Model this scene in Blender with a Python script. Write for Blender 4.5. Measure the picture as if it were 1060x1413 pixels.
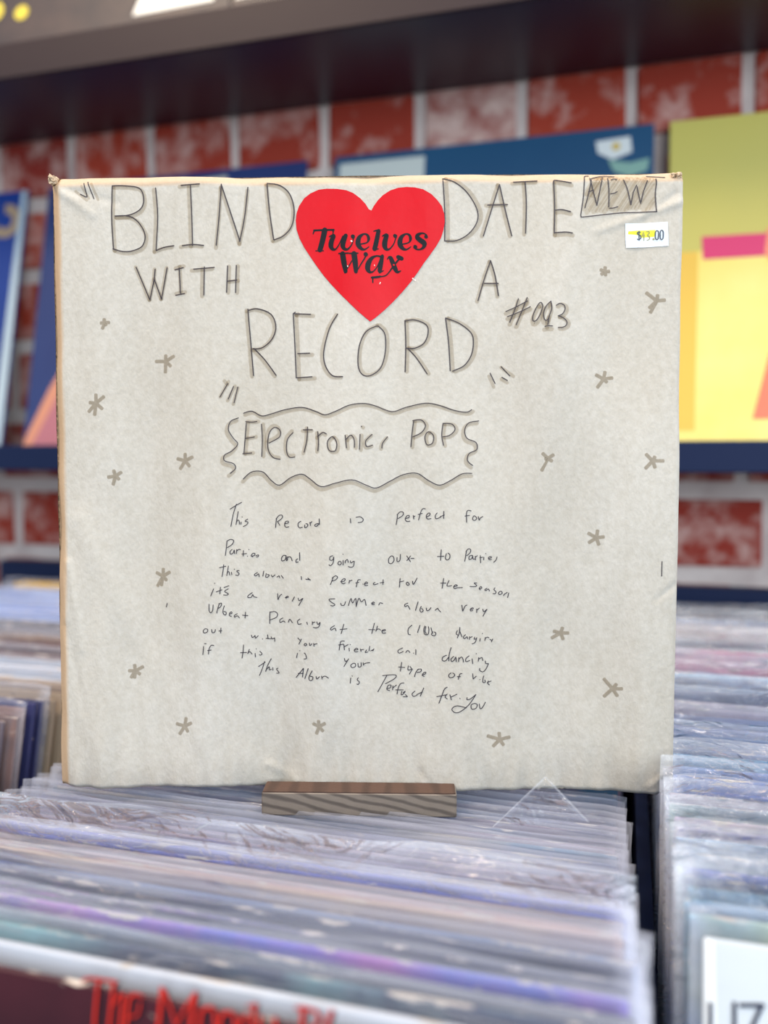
import bpy, math, random
from mathutils import Vector, Matrix, noise
for o in list(bpy.data.objects): bpy.data.objects.remove(o)
S = bpy.context.scene
R = math.radians

# ------------------------------------------------------------------ camera
CAMZ, YAW, PITCH, FPX = 1.2, 16.0, 3.5, 1148.0
cd = bpy.data.cameras.new('camera'); cam = bpy.data.objects.new('camera', cd); S.collection.objects.link(cam)
cam.location = (0, 0, CAMZ); cam.rotation_euler = (R(90 - PITCH), 0, R(YAW))
cd.sensor_fit = 'HORIZONTAL'; cd.sensor_width = 24.0; cd.lens = 24.0 * FPX / 1060.0
cd.clip_start = 0.01; cd.clip_end = 50
cd.dof.use_dof = True; cd.dof.focus_distance = 0.424; cd.dof.aperture_fstop = 2.9
S.camera = cam
# ------------------------------------------------------------------ light
w = bpy.data.worlds.new('world'); S.world = w; w.use_nodes = True
bg = w.node_tree.nodes['Background']; bg.inputs[0].default_value = (0.82, 0.89, 1.0, 1); bg.inputs[1].default_value = 0.52

def area(name, loc, aim, sx, sy, power, col):
    l = bpy.data.lights.new(name, 'AREA'); l.shape = 'RECTANGLE'; l.size = sx; l.size_y = sy; l.energy = power; l.color = col
    o = bpy.data.objects.new(name, l); S.collection.objects.link(o); o.location = loc
    o.rotation_euler = (Vector(aim) - Vector(loc)).to_track_quat('-Z', 'Y').to_euler(); return o
area('shop_window_light', (1.5, -1.9, 1.8), (0, .5, 1.2), 1.9, 1.8, 50, (0.86, 0.94, 1.0))
area('ceiling_lamp_light', (-1.0, -0.35, 2.8), (-.2, .45, 1.2), 0.5, 0.5, 20, (1.0, 0.78, 0.56))
area('ceiling_lamp_light', (0.5, 0.25, 2.75), (.1, .5, 1.2), 0.4, 0.4, 14, (1.0, 0.88, 0.76))
S.view_settings.view_transform = 'Standard'; S.view_settings.look = 'None'
S.view_settings.exposure = 0.42; S.view_settings.gamma = 1.0; S.view_settings.use_curve_mapping = False
S.cycles.transparent_max_bounces = 48; S.cycles.max_bounces = 10; S.cycles.use_denoising = True
S.cycles.caustics_reflective = False; S.cycles.caustics_refractive = False

# ------------------------------------------------------------------ helpers
def srgb(r, g, b):
    f = lambda c: (c / 255 / 12.92) if c / 255 <= 0.04045 else ((c / 255 + 0.055) / 1.055) ** 2.4
    return (f(r), f(g), f(b), 1)
def mat(name, col, rough=0.6, spec=0.4, bump=None, vary=None, coat=0):
    """plain principled; bump=(scale, strength); vary=(scale, colour2, sharp lo, hi)"""
    m = bpy.data.materials.new(name); m.use_nodes = True; nt = m.node_tree; N = nt.nodes; L = nt.links
    p = N['Principled BSDF']; p.inputs['Base Color'].default_value = col; p.inputs['Roughness'].default_value = rough
    p.inputs['Specular IOR Level'].default_value = spec; p.inputs['Coat Weight'].default_value = coat
    tc = N.new('ShaderNodeTexCoord')
    if vary:
        n = N.new('ShaderNodeTexNoise'); n.inputs['Scale'].default_value = vary[0]; n.inputs['Detail'].default_value = 6
        L.new(tc.outputs['Object'], n.inputs['Vector'])
        r = N.new('ShaderNodeValToRGB'); r.color_ramp.elements[0].position = vary[2]; r.color_ramp.elements[1].position = vary[3]
        r.color_ramp.elements[0].color = col; r.color_ramp.elements[1].color = vary[1]
        L.new(n.outputs['Fac'], r.inputs[0]); L.new(r.outputs[0], p.inputs['Base Color'])
    if bump:
        n = N.new('ShaderNodeTexNoise'); n.inputs['Scale'].default_value = bump[0]; n.inputs['Detail'].default_value = 5
        L.new(tc.outputs['Object'], n.inputs['Vector'])
        b = N.new('ShaderNodeBump'); b.inputs['Strength'].default_value = bump[1]; b.inputs['Distance'].default_value = 0.001
        L.new(n.outputs['Fac'], b.inputs['Height']); L.new(b.outputs[0], p.inputs['Normal'])
    return m
def link(o, parent=None):
    S.collection.objects.link(o)
    if parent is not None: o.parent = parent
    return o
def mesh_data(name, vs, fs, m, smooth=False):
    me = bpy.data.meshes.new(name); me.from_pydata([tuple(v) for v in vs], [], fs); me.update()
    if m: me.materials.append(m)
    if smooth: me.polygons.foreach_set('use_smooth', [True] * len(me.polygons))
    return me
def mobj(name, vs, fs, m, parent=None, smooth=False):
    return link(bpy.data.objects.new(name, mesh_data(name, vs, fs, m, smooth)), parent)
def boxvf(x0, y0, z0, x1, y1, z1, b=0.0):
    """box with chamfered vertical-to-front edges when b > 0 (chamfer on all twelve edges)"""
    if b <= 0:
        v = [(x0,y0,z0),(x1,y0,z0),(x1,y1,z0),(x0,y1,z0),(x0,y0,z1),(x1,y0,z1),(x1,y1,z1),(x0,y1,z1)]
        return v, [(0,3,2,1),(4,5,6,7),(0,1,5,4),(1,2,6,5),(2,3,7,6),(3,0,4,7)]
    import bmesh
    bm = bmesh.new(); v, f = boxvf(x0,y0,z0,x1,y1,z1)
    bv = [bm.verts.new(p) for p in v]
    for q in f: bm.faces.new([bv[i] for i in q])
    bmesh.ops.bevel(bm, geom=list(bm.edges), offset=b, segments=1, affect='EDGES', profile=0.5)
    bm.verts.index_update()
    v = [tuple(p.co) for p in bm.verts]; f = [tuple(p.index for p in q.verts) for q in bm.faces]; bm.free()
    return v, f
def box(name, x0, y0, z0, x1, y1, z1, m, parent=None, b=0.0):
    v, f = boxvf(x0,y0,z0,x1,y1,z1,b); return mobj(name, v, f, m, parent)
def tag(o, label=None, cat=None, group=None, kind=None):
    if label: o['label'] = label
    if cat: o['category'] = cat
    if group: o['group'] = group
    if kind: o['kind'] = kind
    return o
def empty(name, loc, rot=(0,0,0), **k):
    o = bpy.data.objects.new(name, None); o.empty_display_size = .05; link(o); o.location = loc; o.rotation_euler = rot
    return tag(o, **k)
# measuring helpers: where a line of sight through a photo pixel meets a real plane
cy, sy_, cp, sp = math.cos(R(YAW)), math.sin(R(YAW)), math.cos(R(PITCH)), math.sin(R(PITCH))
FW = Vector((-sy_*cp, cy*cp, -sp)); RT = Vector((cy, sy_, 0)); UP = RT.cross(FW); CP = Vector((0, 0, CAMZ))
def ray(x, y): return FW + RT*((x-530)/FPX) - UP*((y-706.5)/FPX)
def on_plane(x, y, P, n):
    d = ray(x, y); return CP + d*(((P-CP).dot(n))/d.dot(n))
def row_px(Y, z, px):
    lo, hi = -3.0, 3.0
    for _ in range(40):
        m = (lo+hi)/2; d = Vector((m, Y, z))-CP; zz = d.dot(FW)
        if zz <= 0.01: hi = m; continue
        if 530+FPX*d.dot(RT)/zz < px: lo = m
        else: hi = m
    d = Vector((lo, Y, z))-CP
    return 706.5-FPX*d.dot(UP)/d.dot(FW)

# ------------------------------------------------------------------ materials
M_mortar = mat('old_lime_mortar', srgb(214,204,200), .9, .2, (60,.6), (18, srgb(176,160,158), .45,.75))
def brick_mat():
    m = mat('painted_red_brick', srgb(170,70,48), .8, .25, (90,.8)); nt = m.node_tree; N = nt.nodes; L = nt.links; p = N['Principled BSDF']
    tc = N.new('ShaderNodeTexCoord'); oi = N.new('ShaderNodeObjectInfo')
    at = N.new('ShaderNodeAttribute'); at.attribute_type = 'OBJECT'; at.attribute_name = 'whitewash'
    add = N.new('ShaderNodeVectorMath'); add.operation = 'ADD'; L.new(tc.outputs['Object'], add.inputs[0])
    sc = N.new('ShaderNodeVectorMath'); sc.operation = 'SCALE'; sc.inputs[0].default_value = (3,5,7); L.new(oi.outputs['Random'], sc.inputs['Scale']); L.new(sc.outputs[0], add.inputs[1])
    n = N.new('ShaderNodeTexNoise'); n.inputs['Scale'].default_value = 34; n.inputs['Detail'].default_value = 6; n.inputs['Roughness'].default_value = .6
    L.new(add.outputs[0], n.inputs['Vector'])
    ma = N.new('ShaderNodeMath'); ma.operation = 'ADD'; L.new(n.outputs['Fac'], ma.inputs[0]); L.new(at.outputs['Fac'], ma.inputs[1])
    r = N.new('ShaderNodeValToRGB'); r.color_ramp.elements[0].position = .46; r.color_ramp.elements[1].position = .80
    L.new(ma.outputs[0], r.inputs[0])
    r2 = N.new('ShaderNodeValToRGB'); r2.color_ramp.elements[0].color = srgb(164,62,44); r2.color_ramp.elements[1].color = srgb(136,46,40)
    L.new(oi.outputs['Random'], r2.inputs[0])
    mx = N.new('ShaderNodeMix'); mx.data_type = 'RGBA'; L.new(r.outputs[0], mx.inputs['Factor']); L.new(r2.outputs[0], mx.inputs['A']); mx.inputs['B'].default_value = srgb(220,196,188)
    L.new(mx.outputs['Result'], p.inputs['Base Color']); return m
M_brick = brick_mat()
M_shelf = mat('dark_plum_painted_wood', srgb(50,36,52), .38, .5, (30,.15), (9, srgb(40,32,54), .35,.7))
M_fascia = mat('brown_shelf_edge', srgb(46,33,37), .5, .35, (30,.15))
M_navy = mat('navy_painted_wood', srgb(8,28,66), .6, .25, (40,.2))
M_floor = mat('grey_floor', srgb(120,112,104), .6, .3)
def paper_mat():
    m = mat('kraft_wrapping_paper', srgb(206,200,187), .85, .15); nt = m.node_tree; N = nt.nodes; L = nt.links; p = N['Principled BSDF']
    tc = N.new('ShaderNodeTexCoord')
    def nz(scale, det, stretch=(1,1,1)):
        mp = N.new('ShaderNodeMapping'); mp.inputs['Scale'].default_value = stretch; L.new(tc.outputs['Object'], mp.inputs[0])
        n = N.new('ShaderNodeTexNoise'); n.inputs['Scale'].default_value = scale; n.inputs['Detail'].default_value = det; L.new(mp.outputs[0], n.inputs['Vector']); return n
    a = nz(350, 5, (1,1,.8)); b = nz(22, 4, (1,1,.35))
    r = N.new('ShaderNodeValToRGB'); r.color_ramp.elements[0].position = .3; r.color_ramp.elements[1].position = .7
    r.color_ramp.elements[0].color = srgb(195,191,181); r.color_ramp.elements[1].color = srgb(206,203,195); L.new(a.outputs['Fac'], r.inputs[0])
    r2 = N.new('ShaderNodeValToRGB'); r2.color_ramp.elements[0].position = .3; r2.color_ramp.elements[1].position = .7
    r2.color_ramp.elements[0].color = (.91,.89,.86,1); r2.color_ramp.elements[1].color = (1,1,1,1); L.new(b.outputs['Fac'], r2.inputs[0])
    mx = N.new('ShaderNodeMix'); mx.data_type = 'RGBA'; mx.blend_type = 'MULTIPLY'; mx.inputs['Factor'].default_value = 1
    L.new(r.outputs[0], mx.inputs['A']); L.new(r2.outputs[0], mx.inputs['B']); fe = N.new('ShaderNodeAttribute'); fe.attribute_name = 'edge_light_tint'   # tan tint paints warm light and shade onto the left and top folds
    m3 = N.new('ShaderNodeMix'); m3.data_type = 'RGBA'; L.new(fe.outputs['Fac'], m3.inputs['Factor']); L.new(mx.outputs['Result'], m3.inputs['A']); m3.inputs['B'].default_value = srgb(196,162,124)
    L.new(m3.outputs['Result'], p.inputs['Base Color'])
    c = nz(900, 3, (1,1,.6))
    bp = N.new('ShaderNodeBump'); bp.inputs['Strength'].default_value = .35; bp.inputs['Distance'].default_value = .0006
    L.new(c.outputs['Fac'], bp.inputs['Height'])
    bp2 = N.new('ShaderNodeBump'); bp2.inputs['Strength'].default_value = .45; bp2.inputs['Distance'].default_value = .002
    L.new(b.outputs['Fac'], bp2.inputs['Height']); L.new(bp.outputs[0], bp2.inputs['Normal']); L.new(bp2.outputs[0], p.inputs['Normal'])
    return m
M_paper = paper_mat()
M_fold = mat('creased_kraft_edge', srgb(204,184,158), .85, .15, (400,.4))
M_pen = mat('black_pen_ink', srgb(62,56,62), .5, .3)
M_penfine = mat('dark_pen_ink', srgb(50,46,56), .5, .3)
def tint_mat(name, col):
    m = bpy.data.materials.new(name); m.use_nodes = True; nt = m.node_tree; nt.nodes.clear()
    t = nt.nodes.new('ShaderNodeBsdfTransparent'); t.inputs[0].default_value = col; o = nt.nodes.new('ShaderNodeOutputMaterial')
    nt.links.new(t.outputs[0], o.inputs[0]); return m
M_mark = tint_mat('faded_brown_marker_ink', (.75,.72,.68,1))
M_shade = tint_mat('light_brown_marker_ink', (.86,.835,.80,1))
M_yhl = tint_mat('yellow_highlighter_ink', (1,.95,.28,1))
M_heart = mat('red_glossy_sticker', srgb(198,4,24), .45, .2, (300,.08), (14, srgb(216,16,32), .35,.7))
M_heartink = mat('black_sticker_print', srgb(16,22,28), .5, .2)
M_sticker = mat('white_price_label', srgb(226,236,246), .6, .3)
M_price = mat('grey_label_print', srgb(70,84,100), .6, .3)
M_pricefaint = mat('faint_label_print', srgb(150,150,110), .6, .3)
def wood_mat(name, c1, c2, scl):
    m = mat(name, c1, .6, .3, (120,.5)); nt = m.node_tree; N = nt.nodes; L = nt.links; p = N['Principled BSDF']
    tc = N.new('ShaderNodeTexCoord'); mp = N.new('ShaderNodeMapping'); mp.inputs['Scale'].default_value = scl; mp.inputs['Rotation'].default_value = (0,R(-24),0); L.new(tc.outputs['Object'], mp.inputs[0])
    wv = N.new('ShaderNodeTexWave'); wv.wave_type = 'BANDS'; wv.bands_direction = 'Z'; wv.inputs['Scale'].default_value = 55; wv.inputs['Distortion'].default_value = 5; wv.inputs['Detail'].default_value = 3; wv.inputs['Detail Scale'].default_value = .6
    L.new(mp.outputs[0], wv.inputs['Vector'])
    r = N.new('ShaderNodeValToRGB'); r.color_ramp.elements[0].position = .05; r.color_ramp.elements[1].position = .6
    r.color_ramp.elements[0].color = c2; r.color_ramp.elements[1].color = c1
    L.new(wv.outputs['Fac'], r.inputs[0]); L.new(r.outputs[0], p.inputs['Base Color']); return m
M_wood = wood_mat('weathered_grey_wood', srgb(136,126,116), srgb(98,90,84), (.7,.7,1.3))
M_woodtop = wood_mat('brown_sawn_wood', srgb(92,70,60), srgb(78,60,52), (1.2,.3,.3))

def cover_mat():
    """printed card: two colours kept on each object, patches of print along the sleeve, scuffed pale top edge"""
    m = mat('printed_record_cover', (1,1,1,1), .45, .4); nt = m.node_tree; N = nt.nodes; L = nt.links; p = N['Principled BSDF']
    a = N.new('ShaderNodeAttribute'); a.attribute_type = 'OBJECT'; a.attribute_name = 'tint_a'
    b = N.new('ShaderNodeAttribute'); b.attribute_type = 'OBJECT'; b.attribute_name = 'tint_b'
    tc = N.new('ShaderNodeTexCoord'); oi = N.new('ShaderNodeObjectInfo')
    sc = N.new('ShaderNodeVectorMath'); sc.operation = 'SCALE'; sc.inputs[0].default_value = (11,13,17); L.new(oi.outputs['Random'], sc.inputs['Scale'])
    add = N.new('ShaderNodeVectorMath'); add.operation = 'ADD'; L.new(tc.outputs['Object'], add.inputs[0]); L.new(sc.outputs[0], add.inputs[1])
    n = N.new('ShaderNodeTexNoise'); n.inputs['Scale'].default_value = 14; n.inputs['Detail'].default_value = 4; L.new(add.outputs[0], n.inputs['Vector'])
    r = N.new('ShaderNodeValToRGB'); r.color_ramp.elements[0].position = .42; r.color_ramp.elements[1].position = .62; L.new(n.outputs['Fac'], r.inputs[0])
    mx = N.new('ShaderNodeMix'); mx.data_type = 'RGBA'; L.new(r.outputs[0], mx.inputs['Factor']); L.new(a.outputs['Color'], mx.inputs['A']); L.new(b.outputs['Color'], mx.inputs['B'])
    # scuffed edge: near the top (object z = .315)
    sx = N.new('ShaderNodeSeparateXYZ'); L.new(tc.outputs['Object'], sx.inputs[0])
    mpw = N.new('ShaderNodeMapping'); mpw.inputs['Scale'].default_value = (.28,1,1); L.new(add.outputs[0], mpw.inputs[0])
    n2 = N.new('ShaderNodeTexNoise'); n2.inputs['Scale'].default_value = 230; n2.inputs['Detail'].default_value = 6; L.new(mpw.outputs[0], n2.inputs['Vector'])
    mr = N.new('ShaderNodeMapRange'); mr.inputs[1].default_value = .3128; mr.inputs[2].default_value = .3152; mr.inputs[3].default_value = 0; mr.inputs[4].default_value = .15; L.new(sx.outputs['Z'], mr.inputs[0])
    ad = N.new('ShaderNodeMath'); ad.operation = 'ADD'; L.new(mr.outputs[0], ad.inputs[0]); L.new(n2.outputs['Fac'], ad.inputs[1])
    gt = N.new('ShaderNodeMapRange'); gt.inputs[1].default_value = .68; gt.inputs[2].default_value = .76; L.new(ad.outputs[0], gt.inputs[0])
    m2 = N.new('ShaderNodeMix'); m2.data_type = 'RGBA'; L.new(gt.outputs[0], m2.inputs['Factor']); L.new(mx.outputs['Result'], m2.inputs['A']); m2.inputs['B'].default_value = srgb(226,214,202)
    L.new(m2.outputs['Result'], p.inputs['Base Color']); return m
M_cover = cover_mat()
def film_mat(name, f0, f1, col=(.74,.80,.95,1), bstr=1.0, scale=60, gl=.75, stretch=(.45,1,1.3), dist=.006):
    """clear film: lets light through, reflects like thin plastic, slightly milky where crumpled or seamed"""
    m = bpy.data.materials.new(name); m.use_nodes = True; nt = m.node_tree; N = nt.nodes; L = nt.links; N.remove(N['Principled BSDF']); out = N['Material Output']
    tr = N.new('ShaderNodeBsdfTransparent'); tr.inputs[0].default_value = (.975,.985,1,1)
    di = N.new('ShaderNodeBsdfDiffuse'); di.inputs[0].default_value = col
    gs = N.new('ShaderNodeBsdfGlossy'); gs.inputs[0].default_value = (1,1,1,1); gs.inputs['Roughness'].default_value = .10
    tc = N.new('ShaderNodeTexCoord'); oi = N.new('ShaderNodeObjectInfo')
    sc = N.new('ShaderNodeVectorMath'); sc.operation = 'SCALE'; sc.inputs[0].default_value = (7,3,5); L.new(oi.outputs['Random'], sc.inputs['Scale'])
    mp = N.new('ShaderNodeMapping'); mp.inputs['Scale'].default_value = stretch; L.new(tc.outputs['Object'], mp.inputs[0])
    add = N.new('ShaderNodeVectorMath'); add.operation = 'ADD'; L.new(mp.outputs[0], add.inputs[0]); L.new(sc.outputs[0], add.inputs[1])
    n = N.new('ShaderNodeTexNoise'); n.inputs['Scale'].default_value = scale; n.inputs['Detail'].default_value = 3; n.inputs['Distortion'].default_value = 2.0; L.new(add.outputs[0], n.inputs['Vector'])
    bp = N.new('ShaderNodeBump'); bp.inputs['Strength'].default_value = bstr; bp.inputs['Distance'].default_value = dist
    L.new(n.outputs['Fac'], bp.inputs['Height']); L.new(bp.outputs[0], gs.inputs['Normal'])
    fr = N.new('ShaderNodeFresnel'); fr.inputs['IOR'].default_value = 1.42; L.new(bp.outputs[0], fr.inputs['Normal'])
    fg = N.new('ShaderNodeMath'); fg.operation = 'MULTIPLY'; fg.inputs[1].default_value = gl; fg.use_clamp = True; L.new(fr.outputs[0], fg.inputs[0])
    n2 = N.new('ShaderNodeTexNoise'); n2.inputs['Scale'].default_value = 30; n2.inputs['Detail'].default_value = 3; L.new(add.outputs[0], n2.inputs['Vector'])
    mr = N.new('ShaderNodeMapRange'); mr.inputs[1].default_value = .35; mr.inputs[2].default_value = .75; mr.inputs[3].default_value = f0; mr.inputs[4].default_value = f1; L.new(n2.outputs['Fac'], mr.inputs[0])
    hem = N.new('ShaderNodeAttribute'); hem.attribute_name = 'hem'
    hm = N.new('ShaderNodeMath'); hm.operation = 'MULTIPLY_ADD'; hm.inputs[1].default_value = .14; hm.use_clamp = True; L.new(hem.outputs['Fac'], hm.inputs[0]); L.new(mr.outputs[0], hm.inputs[2])
    mx = N.new('ShaderNodeMixShader'); L.new(hm.outputs[0], mx.inputs[0]); L.new(tr.outputs[0], mx.inputs[1]); L.new(di.outputs[0], mx.inputs[2])
    m2 = N.new('ShaderNodeMixShader'); L.new(fg.outputs[0], m2.inputs[0]); L.new(mx.outputs[0], m2.inputs[1]); L.new(gs.outputs[0], m2.inputs[2]); L.new(m2.outputs[0], out.inputs[0])
    return m
M_film = film_mat('clear_plastic_film', .018, .080, col=(.88,.89,1.0,1), gl=.42, stretch=(.16,1,1.0), dist=.0030, scale=50)
M_crumple = film_mat('crumpled_plastic_film', .008, .070, col=(.88,.93,1.0,1), gl=.66, stretch=(.55,1,1.2), dist=.005, scale=60)

# ------------------------------------------------------------------ the setting
WY = 0.87
def zt(Y): return 1.03 + .05*(Y-.3)
def zmid(Y):
    K = ((.20,1.028),(.30,1.0265),(.335,1.019),(.36,1.0128),(.50,1.0128),(.54,1.040),(.9,1.058))
    for (a,p),(b,q) in zip(K,K[1:]):
        if Y <= b: return p+(q-p)*(Y-a)/(b-a)
    return K[-1][1]
tag(box('floor', -3.5,-3.5,-.05, 3.5,1.2,0, M_floor), kind='structure')
wall = tag(box('wall_back', -3.5, WY, 0, 3.5, WY+.2, 2.9, M_mortar), kind='structure')
rng = random.Random(5)
brick_meshes = []
for k in range(8):
    v, f = boxvf(-.0470, -.004, -.0335, .0470, .01, .0335, .0022)
    v = [(x+rng.uniform(-.0014,.0014), y+rng.uniform(-.0006,.0006), z+rng.uniform(-.0014,.0014)) for x,y,z in v]
    brick_meshes.append(mesh_data('brick', v, f, M_brick))
washed = {(5,5):.16,(5,4):.10,(5,6):.06,(5,7):.07}
for c in range(-2, 9):
    zc = 1.1296 + .084*c
    for i in range(-9, 8):
        xc = -.1584 + .1075*i + (.0 if c % 2 else .0269) - (0 if c % 2 else .0)
        if c == 5: xc = -.0510 + .1061*(i-1)+.0
        b = link(bpy.data.objects.new('brick', brick_meshes[rng.randrange(8)]), wall)
        b.location = (xc, WY, zc); b['whitewash'] = rng.uniform(-.02,.06) + (-.02 if c < 1 else 0)
        if c == 5:
            for px, wv in ((-.157,.15),(-.263,-.08),(-.37,-.03),(-.051,-.05),(.0551,-.06),(-.475,.0)):
                if abs(xc-px) < .04: b['whitewash'] = wv
# display shelf above
sh = empty('wall_shelf', (0,WY,1.5815), label='long dark plum wooden shelf fixed to the brick wall above the displayed records', cat='shelf')
box('shelf_board', -1.9,-.150,0, 1.3,-.005,.0315, M_shelf, sh, .0015)
box('shelf_edging', -1.9,-.1535,-.001, 1.3,-.1505,.0330, M_fascia, sh, .0008)
# picture ledge
lg = empty('picture_ledge', (0,WY,1.191), label='narrow navy ledge on the brick wall that carries the leaning record covers', cat='ledge')
box('ledge_board', -1.7,-.100,.012, 1.2,-.005,.0265, M_navy, lg, .001)
box('ledge_lip', -1.7,-.106,-.001, 1.2,-.1005,.0262, M_navy, lg, .001)

# ------------------------------------------------------------------ record rack
rk = empty('record_rack', (-.16,.5,0), label='navy wooden browser rack with three bins full of records', cat='rack')
def rkbox(name, x0,y0,z0,x1,y1,z1):
    return box(name, x0+.16,y0-.5,z0,x1+.16,y1-.5,z1, M_navy, rk, .001)
rkbox('back_panel', -.735,.846,.55, .365,.866,1.0785)
rkbox('front_panel', -.735,.128,.55, .365,.146,.93)
for x0,x1 in ((-.735,-.705),(-.349,-.329),(.0112,.0186),(.349,.365)):
    # sloping top edge following the records
    v = [(x0,.1465,.66),(x1,.1465,.66),(x1,.8455,.66),(x0,.8455,.66),(x0,.1465,.930),(x1,.1465,.930),(x1,.8455,1.03),(x0,.8455,1.03)]
    v = [(a+.16,b-.5,c) for a,b,c in v]
    mobj('divider', v, [(0,3,2,1),(4,5,6,7),(0,1,5,4),(1,2,6,5),(2,3,7,6),(3,0,4,7)], M_navy, rk)
BZ = lambda Y: zt(Y+.0655) - .315*math.cos(R(12)) - .0006
v = [(-.7345,.1465,BZ(.1465)-.012),(.3645,.1465,BZ(.1465)-.012),(.3645,.8455,BZ(.8455)-.012),(-.7345,.8455,BZ(.8455)-.012)]
v += [(a,b,c+.012) for a,b,c in v]
mobj('bottom_board', [(a+.16,b-.5,c) for a,b,c in v], [(0,3,2,1),(4,5,6,7),(0,1,5,4),(1,2,6,5),(2,3,7,6),(3,0,4,7)], M_navy, rk)
for x in (-.72,.335):
    for y in (.15,.81): rkbox('leg', x,y,0, x+.035,y+.035,.55)

# ------------------------------------------------------------------ records in the bins
LEAN = R(12)
cover_me = []
for k in range(4):
    r_ = random.Random(k)
    v, f = boxvf(-.157, 0, 0, .157, .0030, .315, .0006)
    v = [(x+r_.uniform(-.0004,.0004), y, z+r_.uniform(-.0003,.0003)) for x,y,z in v]
    cover_me.append(mesh_data('cover', v, f, M_cover))
def film_mesh(seed, hw=.1615, top=.3265, amp=.45, fmat=None):
    """open topped bag: front sheet and back sheet, crinkled, with a wavy hem and slightly curled side seams"""
    nx, zs = 30, [0.0,.10,.20,.255,.275,.290,.300,.306,.3115,.3155,.319,.3225,.3265]
    zs = [z*top/.3265 if z > .25 else z for z in zs]
    vs, fs, hem = [], [], []
    for side in (0,1):
        base = len(vs)
        for j,z in enumerate(zs):
            for i in range(nx+1):
                u = -1+2*i/nx; x = u*hw
                n = noise.noise(Vector((x*18+seed*7, z*30, side*5+seed)))
                n2 = noise.noise(Vector((x*60+seed*3, z*70, side*9+seed)))
                k = max(0, (z-.25)/.07)
                off = (.0005 + abs(n)*.0010*k + n2*.0006*k)*amp
                if z > .316: off -= (z-.316)*(.18+.9*n)*amp
                zz = z + (0 if z < .3 else (noise.noise(Vector((x*12+seed*11, 3, side*4)))*.0022 + n2*.0006)*(z-.30)/.026)
                if abs(u) > .93 and z > .30: zz -= .0012*((abs(u)-.93)/.07)**2*(1+2*noise.noise(Vector((seed*5,u*3,side))))
                y = -off if side == 0 else .0031+off*.6
                if abs(u) > .96: y = .0015 + (y-.0015)*.35
                vs.append((x + (0 if abs(u)<.99 else n2*.0010), y, zz))
                hem.append(1.0 if (j == len(zs)-1 or abs(u) > .999) else 0.0)
        for j in range(len(zs)-1):
            for i in range(nx):
                a = base+j*(nx+1)+i; q = (a,a+1,a+nx+2,a+nx+1)
                fs.append(q if side == 0 else q[::-1])
    me = mesh_data('plastic_sleeve', vs, fs, fmat or M_film, True)
    at = me.attributes.new('hem', 'FLOAT', 'POINT'); at.data.foreach_set('value', hem); return me
film_me = [film_mesh(s) for s in range(8)] + [film_mesh(20+s, top=.334, amp=1.4, fmat=M_crumple) for s in range(4)]

ONES = ['','second','third','fourth','fifth','sixth','seventh','eighth','ninth']
TEENS = 'tenth eleventh twelfth thirteenth fourteenth fifteenth sixteenth seventeenth eighteenth nineteenth'.split()
TENS = {2:'twenty',3:'thirty',4:'forty',5:'fifty',6:'sixty',7:'seventy',8:'eighty'}
TENTH = {2:'twentieth',3:'thirtieth',4:'fortieth',5:'fiftieth',6:'sixtieth',7:'seventieth',8:'eightieth'}
def ordinal(n):
    if n == 1: return 'first'
    if n < 10: return ONES[n-1]
    if n < 20: return TEENS[n-10]
    t, o = divmod(n, 10)
    return TENTH[t] if o == 0 else TENS[t]+'-'+('first' if o == 1 else ONES[o-1])
def hexrgb(h, sat=1.3):
    c = [int(h[i:i+2],16) for i in (0,2,4)]; m = sum(c)/3
    return srgb(*[max(4,min(250, m+(q-m)*sat+4)) for q in c])[:3]
def colour_name(h):
    r,g,b = (int(h[i:i+2],16) for i in (0,2,4)); mx, mn = max(r,g,b), min(r,g,b); l = (mx+mn)/2
    if mx-mn < 26: return 'black' if l < 50 else 'dark grey' if l < 100 else 'grey' if l < 165 else 'pale grey' if l < 215 else 'white'
    pre = 'dark ' if l < 80 else 'pale ' if l > 170 else ''
    if b == mx: base = ('purple' if r > g+30 else 'lavender' if r > g+8 else 'blue' if g < b-20 else 'blue-grey')
    elif r == mx:
        base = ('yellow' if g > r-45 and b < 130 else 'beige' if g > r-40 else 'pink' if b > g-5 else 'orange-brown' if g > 90 else 'red')
        if base == 'beige' and l < 130: base = 'brown'
    else: base = 'teal' if b > r else 'green'
    return pre + base
def make_record(cx, Y, k, a, b, label, group, film=True, dz=0.0, fm=None, sat=1.3, rz=0.0):
    """Y = where the top edge stands; the record leans back 12 degrees"""
    y0 = Y - .315*math.sin(LEAN)
    o = empty('record_sleeve', (cx, y0, zt(Y)-.315*math.cos(LEAN)+dz), (-LEAN,0,rz), label=label, cat='record', group=group)
    c = link(bpy.data.objects.new('cover', cover_me[k%4]), o); c['tint_a'] = hexrgb(a, sat); c['tint_b'] = hexrgb(b, sat)
    if film: link(bpy.data.objects.new('plastic_sleeve', film_me[fm if fm is not None else (k*5)%8]), o)
    return o
def pick(table, y):
    for y1, a, b in table:
        if y <= y1: return a, b
    return table[-1][1:]
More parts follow.
